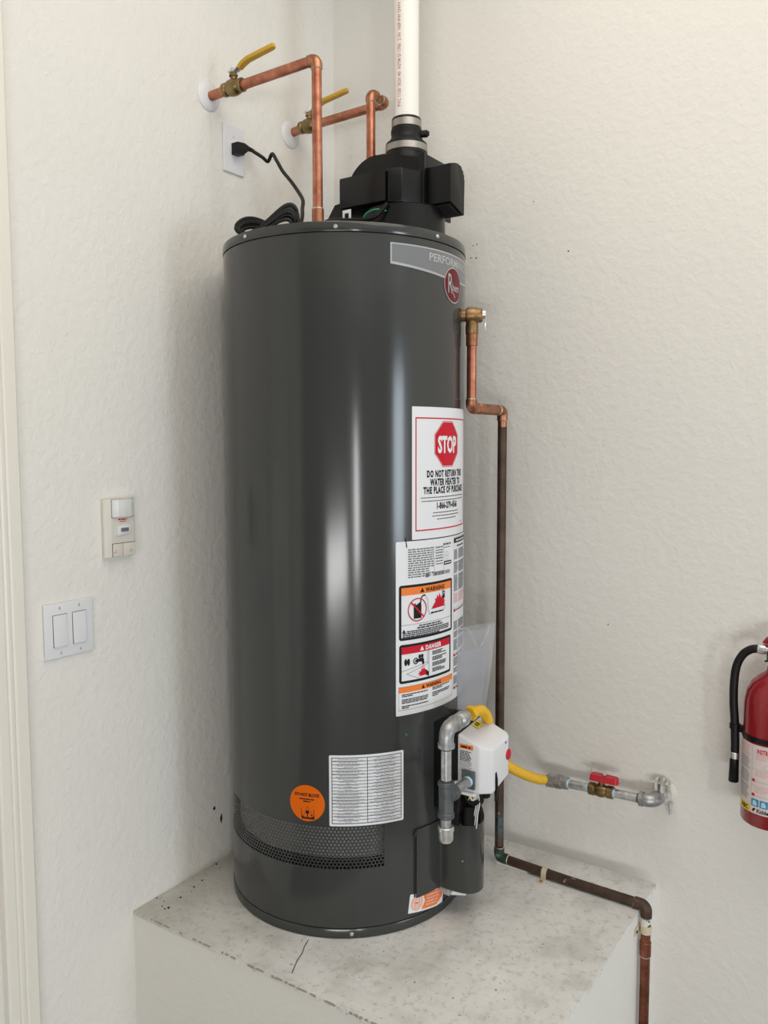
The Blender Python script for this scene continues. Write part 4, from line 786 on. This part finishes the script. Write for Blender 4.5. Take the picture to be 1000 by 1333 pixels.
sy0, sz1 = -.9814, .7395
sw = thing('light_switch', (0, sy0+.058, sz1-.057), 'white double rocker light switch beside the door casing', 'switch')
part('cover_plate', 'white_plastic', sw, plq(sy0, sy0+.116, sz1-.114, sz1, .0062, .0022))
for c in (.035, .081):
    part('rocker_gap', 'dark_gap', sw, lambda bm: prism(bm, [(sy0+c-.0168, sz1-.0905), (sy0+c+.0168, sz1-.0905), (sy0+c+.0168, sz1-.0235), (sy0+c-.0168, sz1-.0235)], (.0058, 0, 0), (0, 1, 0), (0, 0, 1), .0008))
    def rocker(bm, c=c):
        a, b2 = sy0+c-.0158, sy0+c+.0158; z0_, z1_ = sz1-.0895, sz1-.0245
        prism(bm, [(.0055, z0_), (.0105, z0_), (.0082, (z0_+z1_)/2), (.0078, z1_), (.0055, z1_)], (0, b2, 0), (1, 0, 0), (0, 0, 1), b2-a, .0006)
    part('rocker', 'white_plastic', sw, rocker)
    for dz in (-.0105, -.1035): part('plate_screw', 'cream_plastic', sw, P_(lathe, [(.0032, .0058), (.0030, .0072), (0, .0075)], (0, sy0+c, sz1+dz), (1, 0, 0), 12)); part('screw_slot', 'dark_gap', sw, P_(box, (.0074, sy0+c-.0004, sz1+dz-.0028), (.0078, sy0+c+.0004, sz1+dz+.0028)))
my0, my1, mz0, mz1 = -.832, -.756, .819, .9455
ms = thing('motion_sensor', (0, (my0+my1)/2, mz0), 'cream wall control with motion sensor window above the light switch', 'control panel')
part('housing', 'cream_plastic', ms, lambda bm: prism(bm, [(0, my0-.002), (.008, my0-.002), (.0095, my0), (.0135, my0+.004), (.016, my0+.012), (.016, my1-.004), (.013, my1), (0, my1+.001)], (0, 0, mz0), (1, 0, 0), (0, 1, 0), mz1-mz0, .0015, 2))
part('sensor_gap', 'dark_gap', ms, P_(box, (.0155, my0+.0125, mz1-.041), (.0162, my1-.003, mz1-.0015)))
part('sensor_window', 'lens_plastic', ms, lambda bm: prism(bm, [(.0150, my0+.0135), (.0185, my0+.0135), (.0235, my0+.026), (.0250, (my0+my1)/2+.004), (.0235, my1-.016), (.0185, my1-.004), (.0150, my1-.004)], (0, 0, mz1-.040), (1, 0, 0), (0, 1, 0), .038, .001, 2), label='curved pale sensor window')
ml = Label(lambda u, v, w: Vector((.0161+w, my0+u, mz0+v)), 9)
ml.print_('red', .030, .054, .0795, .0030, .0002); ml.print_('red', .035, .051, .0755, .0018, .0002)
for uu in (.0195, .060):
    ml.rect('k', uu-.0005, .0125, uu+.0005, .016, .0020); ml.print_('k', uu-.004, uu+.004, .0095, .0012, .0020)
part('slider_well', 'white_plastic', ms, lambda bm: prism(bm, [(my0+.024, mz0+.046), (my0+.060, mz0+.050), (my0+.062, mz0+.066), (my0+.050, mz0+.070), (my0+.026, mz0+.066)], (.0150, 0, 0), (0, 1, 0), (0, 0, 1), .0045, .0015)); part('slider', 'slider_grey', ms, P_(box, (.0190, my0+.034, mz0+.0545), (.0222, my0+.053, mz0+.0625), .0008)); part('slider_end', 'lens_plastic', ms, P_(box, (.019, my0+.0535, mz0+.0545), (.0215, my0+.058, mz0+.0625), .0008))
part('button_gap', 'dark_gap', ms, P_(box, (.0155, my0+.0125, mz0+.001), (.0163, my1-.003, mz0+.030)))
for a, b2 in ((.0138, .0395), (.0405, .0725)): part('button', 'cream_plastic', ms, P_(box, (.0150, my0+a, mz0+.0012), (.0178, my0+b2, mz0+.0288), .0008))
ml.build('red_print', 'red', 'ink_red', ms); ml.build('button_print', 'k', 'ink_red', ms)

# ------------------------------------------------------------------ manual pouch taped to the tank
mp_ = thing('manual_pouch', cp(14, .45, .283), 'clear plastic document pouch hanging from the right side of the tank', 'pouch')
def sheet(off, z0, z1, L, wob, tip=0.0):
    def f(bm):
        a0 = cp(10, 0, .2822); d = Vector((.33, .944, 0)).normalized(); nrm = Vector((d.y, -d.x, 0)); NU, NV = 12, 14; g = []
        for i in range(NV+1):
            row = []; t = i/NV
            for k in range(NU+1):
                s_ = k/NU; w_ = wob*math.sin(s_*5+t*4)*s_+off*math.sin(PI*min(1, s_*1.02)); Lx = L*(.76+.24*t)
                p = a0+d*(s_*Lx)+nrm*w_; p.z = z0+(z1-z0)*t+tip*s_*(t-.5); row.append(bm.verts.new(p))
            g.append(row)
        for i in range(NV):
            for k in range(NU): bm.faces.new((g[i][k], g[i][k+1], g[i+1][k+1], g[i+1][k]))
    return f
part('front_film', 'clear_film', mp_, sheet(.007, .415, .632, .118, .003)); part('back_film', 'clear_film', mp_, sheet(-.004, .415, .640, .118, .003))
part('booklet', 'paper', mp_, sheet(.001, .418, .585, .095, .002), label='folded booklet'); part('top_fold', 'clear_film', mp_, P_(tube, spline([cp(8, .64, .284), (.596, -.285, .632), (.604, -.258, .588), (.610, -.240, .592), (.617, -.215, .632)], 6), .0025, 8))

# ------------------------------------------------------------------ fire extinguisher on the right wall
EX, EY, ER = 1.2205, -.082, .0610
fe = thing('fire_extinguisher', (EX, EY, .258), 'red fire extinguisher with black hose hung on the right wall', 'fire extinguisher')
ebody = part('cylinder', 'red_paint', fe, P_(lathe, [(0, .262), (.040, .260), (.0585, .258), (ER, .262), (ER, .505), (.0600, .520), (.0560, .540), (.047, .558), (.034, .571), (.022, .579), (.018, .585), (.018, .594), (0, .594)], (EX, EY, 0), (0, 0, 1), 64))
part('valve_body', 'zinc', fe, P_(lathe, [(.017, .592), (.019, .594), (.019, .604), (.014, .607), (.014, .640), (.011, .644), (0, .644)], (EX, EY, 0), (0, 0, 1), 24), P_(cylr, (EX, EY, .625), (EX-.030, EY-.004, .627), .0095, .001, 18))
part('gauge', 'black_plastic', fe, P_(lathe, [(0, 0), (.0165, 0), (.0165, .010), (.014, .012), (0, .012)], (EX, EY-.014, .616), (0, -1, .15), 24)); part('gauge_face', 'label_white', fe, P_(lathe, [(0, .0122), (.0135, .0122), (.0135, .0115)], (EX, EY-.014, .616), (0, -1, .15), 24))
part('hose_collar', 'zinc', fe, P_(lathe, [(0, 0), (.0098, 0), (.0112, .001), (.0112, .014), (.0098, .016), (0, .016)], (EX-.022, EY-.003, .6265), (-1, -.12, .05), 20), label='silver hose collar')
part('carry_handle', 'red_paint', fe, lambda bm: prism(bm, [(-.024, .630), (.050, .634), (.120, .622), (.121, .627), (.052, .641), (-.024, .637)], (EX, EY+.010, 0), (1, 0, 0), (0, 0, 1), .020, .002), label='red carrying handle'); part('squeeze_lever', 'red_paint', fe, lambda bm: prism(bm, [(-.029, .641), (-.022, .653), (.035, .668), (.128, .668), (.128, .662), (.038, .660), (-.006, .645), (-.020, .639)], (EX, EY+.009, 0), (1, 0, 0), (0, 0, 1), .018, .002), label='red squeeze lever')
part('safety_pin', 'zinc', fe, P_(tube, spline([(EX+.010, EY-.018, .650), (EX+.010, EY+.018, .650)], 4), .002, 8), P_(loop_tube, [(EX+.010+.012*math.cos(2*PI*k/20), EY-.020, .640+.012*math.sin(2*PI*k/20)) for k in range(20)], .0012, 6)); part('pin_tie', 'black_rubber', fe, P_(tube, spline([(EX-.020, EY-.014, .604), (EX-.014, EY-.018, .608), (EX-.008, EY-.018, .616)], 5), .0022, 8))
hp = spline([(EX-.034, EY-.0045, .6270), (EX-.050, EY-.006, .6235), (EX-.066, EY-.006, .610), (EX-.0775, EY-.006, .584), (EX-.0815, EY-.006, .548), (EX-.0812, EY-.006, .505), (EX-.0775, EY-.006, .458), (EX-.0755, EY-.006, .41), (EX-.0755, EY-.006, .385)], 8)
ho = part('hose', 'black_rubber', fe, P_(tube, hp, .0088, 18)); part('hose_band', 'zinc', ho, P_(cylr, (EX-.0755, EY-.006, .3945), (EX-.0757, EY-.006, .380), .0096, .0008, 20), label='silver crimp band'); part('nozzle', 'black_plastic', ho, P_(lathe, [(0, 0), (.0100, 0), (.0106, .001), (.0094, .050), (.0088, .056), (0, .056)], (EX-.0765, EY-.006, .3285), (.01, 0, 1), 20), label='black nozzle')
part('hose_strap', 'black_plastic', fe, P_(lathe, [(ER, .4385), (ER+.0016, .439), (ER+.0016, .4495), (ER, .450)], (EX, EY, 0), (0, 0, 1), 64), P_(lathe, [(.0092, .446), (.0114, .446), (.0114, .457), (.0092, .457)], (EX-.0770, EY-.006, 0), (0, 0, 1), 20), P_(box, (EX-.070, EY-.010, .440), (EX-.056, EY-.002, .456), .002))
def emap(u, v, w): a = math.radians(-150)+u/ER; r = ER+w; return Vector((EX+r*math.cos(a), EY+r*math.sin(a), .288+v))
el = Label(emap, .002); EW = ER*math.radians(200); EH = .147; e1, e2 = .0003, .0006
el.rect('white', -.016, 0, EW, EH, .0002)
for va, vb_, key in ((.005, .030, 'pink_print|ink_pink'), (.032, .056, 'grey_print|ink_grey'), (.060, .086, 'grey_print|ink_grey'), (.090, .124, 'grey_print|ink_grey')): el.block(key, -.010, .026, EH-va, EH-vb_, .0017, .0027, e1)
el.rect('column_rule|ink_grey', .0295, .0, .0300, EH-.004, e1)
el.text('heading|ink_red', 'INSTRUCTIONS', .0400, EH-.0175, .0098, e1, sx=.62, bold=.05, align='LEFT')
for k, vv in enumerate((EH-.052, EH-.087)): el.rect('row_rule#%d|ink_grey' % k, .0300, vv, EW, vv+.0005, e1)
for vv in (EH-.022, EH-.057, EH-.092):
    for k in range(3): el.print_('pink_print|ink_pink', .038, .075-.006*k, vv-.0042*k, .0024, e1)
for k, vv in enumerate((EH-.076, EH-.107)):
    el.poly('grip_symbol#%d|ink_red' % k, [(.0345+.0045*math.cos(PI/5*q)*(1 if q % 2 else .7), vv+.0035*math.sin(PI/5*q)) for q in range(10)], e1); el.line('grey_print|ink_grey', .039, vv-.001, .078, vv-.0015, .0007, e1)
el.ring('ring_symbol|ink_grey', [(.064+.008*math.cos(PI/10*k), EH-.044+.006*math.sin(PI/10*k)) for k in range(20)], [(.064+.0075*math.cos(PI/10*k), EH-.044+.0055*math.sin(PI/10*k)) for k in range(20)], e1)
el.rect('yellow_box|ink_yellow', -.016, .0, .0285, .0155, e1); el.text('class_lettering|ink_black', 'ABC', -.0005, .0035, .0095, e2, sx=.95, bold=.05, align='LEFT')
for k in range(5): el.poly('blue_box#%d|ink_blue' % k, rrect(.0310+.0185*k, .0155, .0475+.0185*k, .0315, .001), e1); el.poly('pictogram#%d|ink_cyan' % k, [(.0340+.0185*k, .018), (.0435+.0185*k, .018), (.0440+.0185*k, .0225), (.0405+.0185*k, .0290), (.0350+.0185*k, .0280)], e2)
el.text('brand_lettering|ink_black', 'Kidde', .0435, .0035, .0085, e1, sx=.85, bold=.05, align='LEFT'); el.poly('brand_mark|ink_black', [(.0335, .0050), (.0375, .0035), (.0385, .0065), (.0420, .0115), (.0365, .0115), (.0340, .0085)], e1)
lb = el.build('instruction_label', 'white', 'label_pinkwhite', fe, label='white instruction label with ABC in a yellow box')
el.build_all(lb)
part('wall_bracket', 'zinc', fe, P_(box, (EX-.012, -.003, .50), (EX+.012, 0, .66), .001), P_(box, (EX-.010, EY+.012, .590), (EX+.010, -.002, .596), .001))
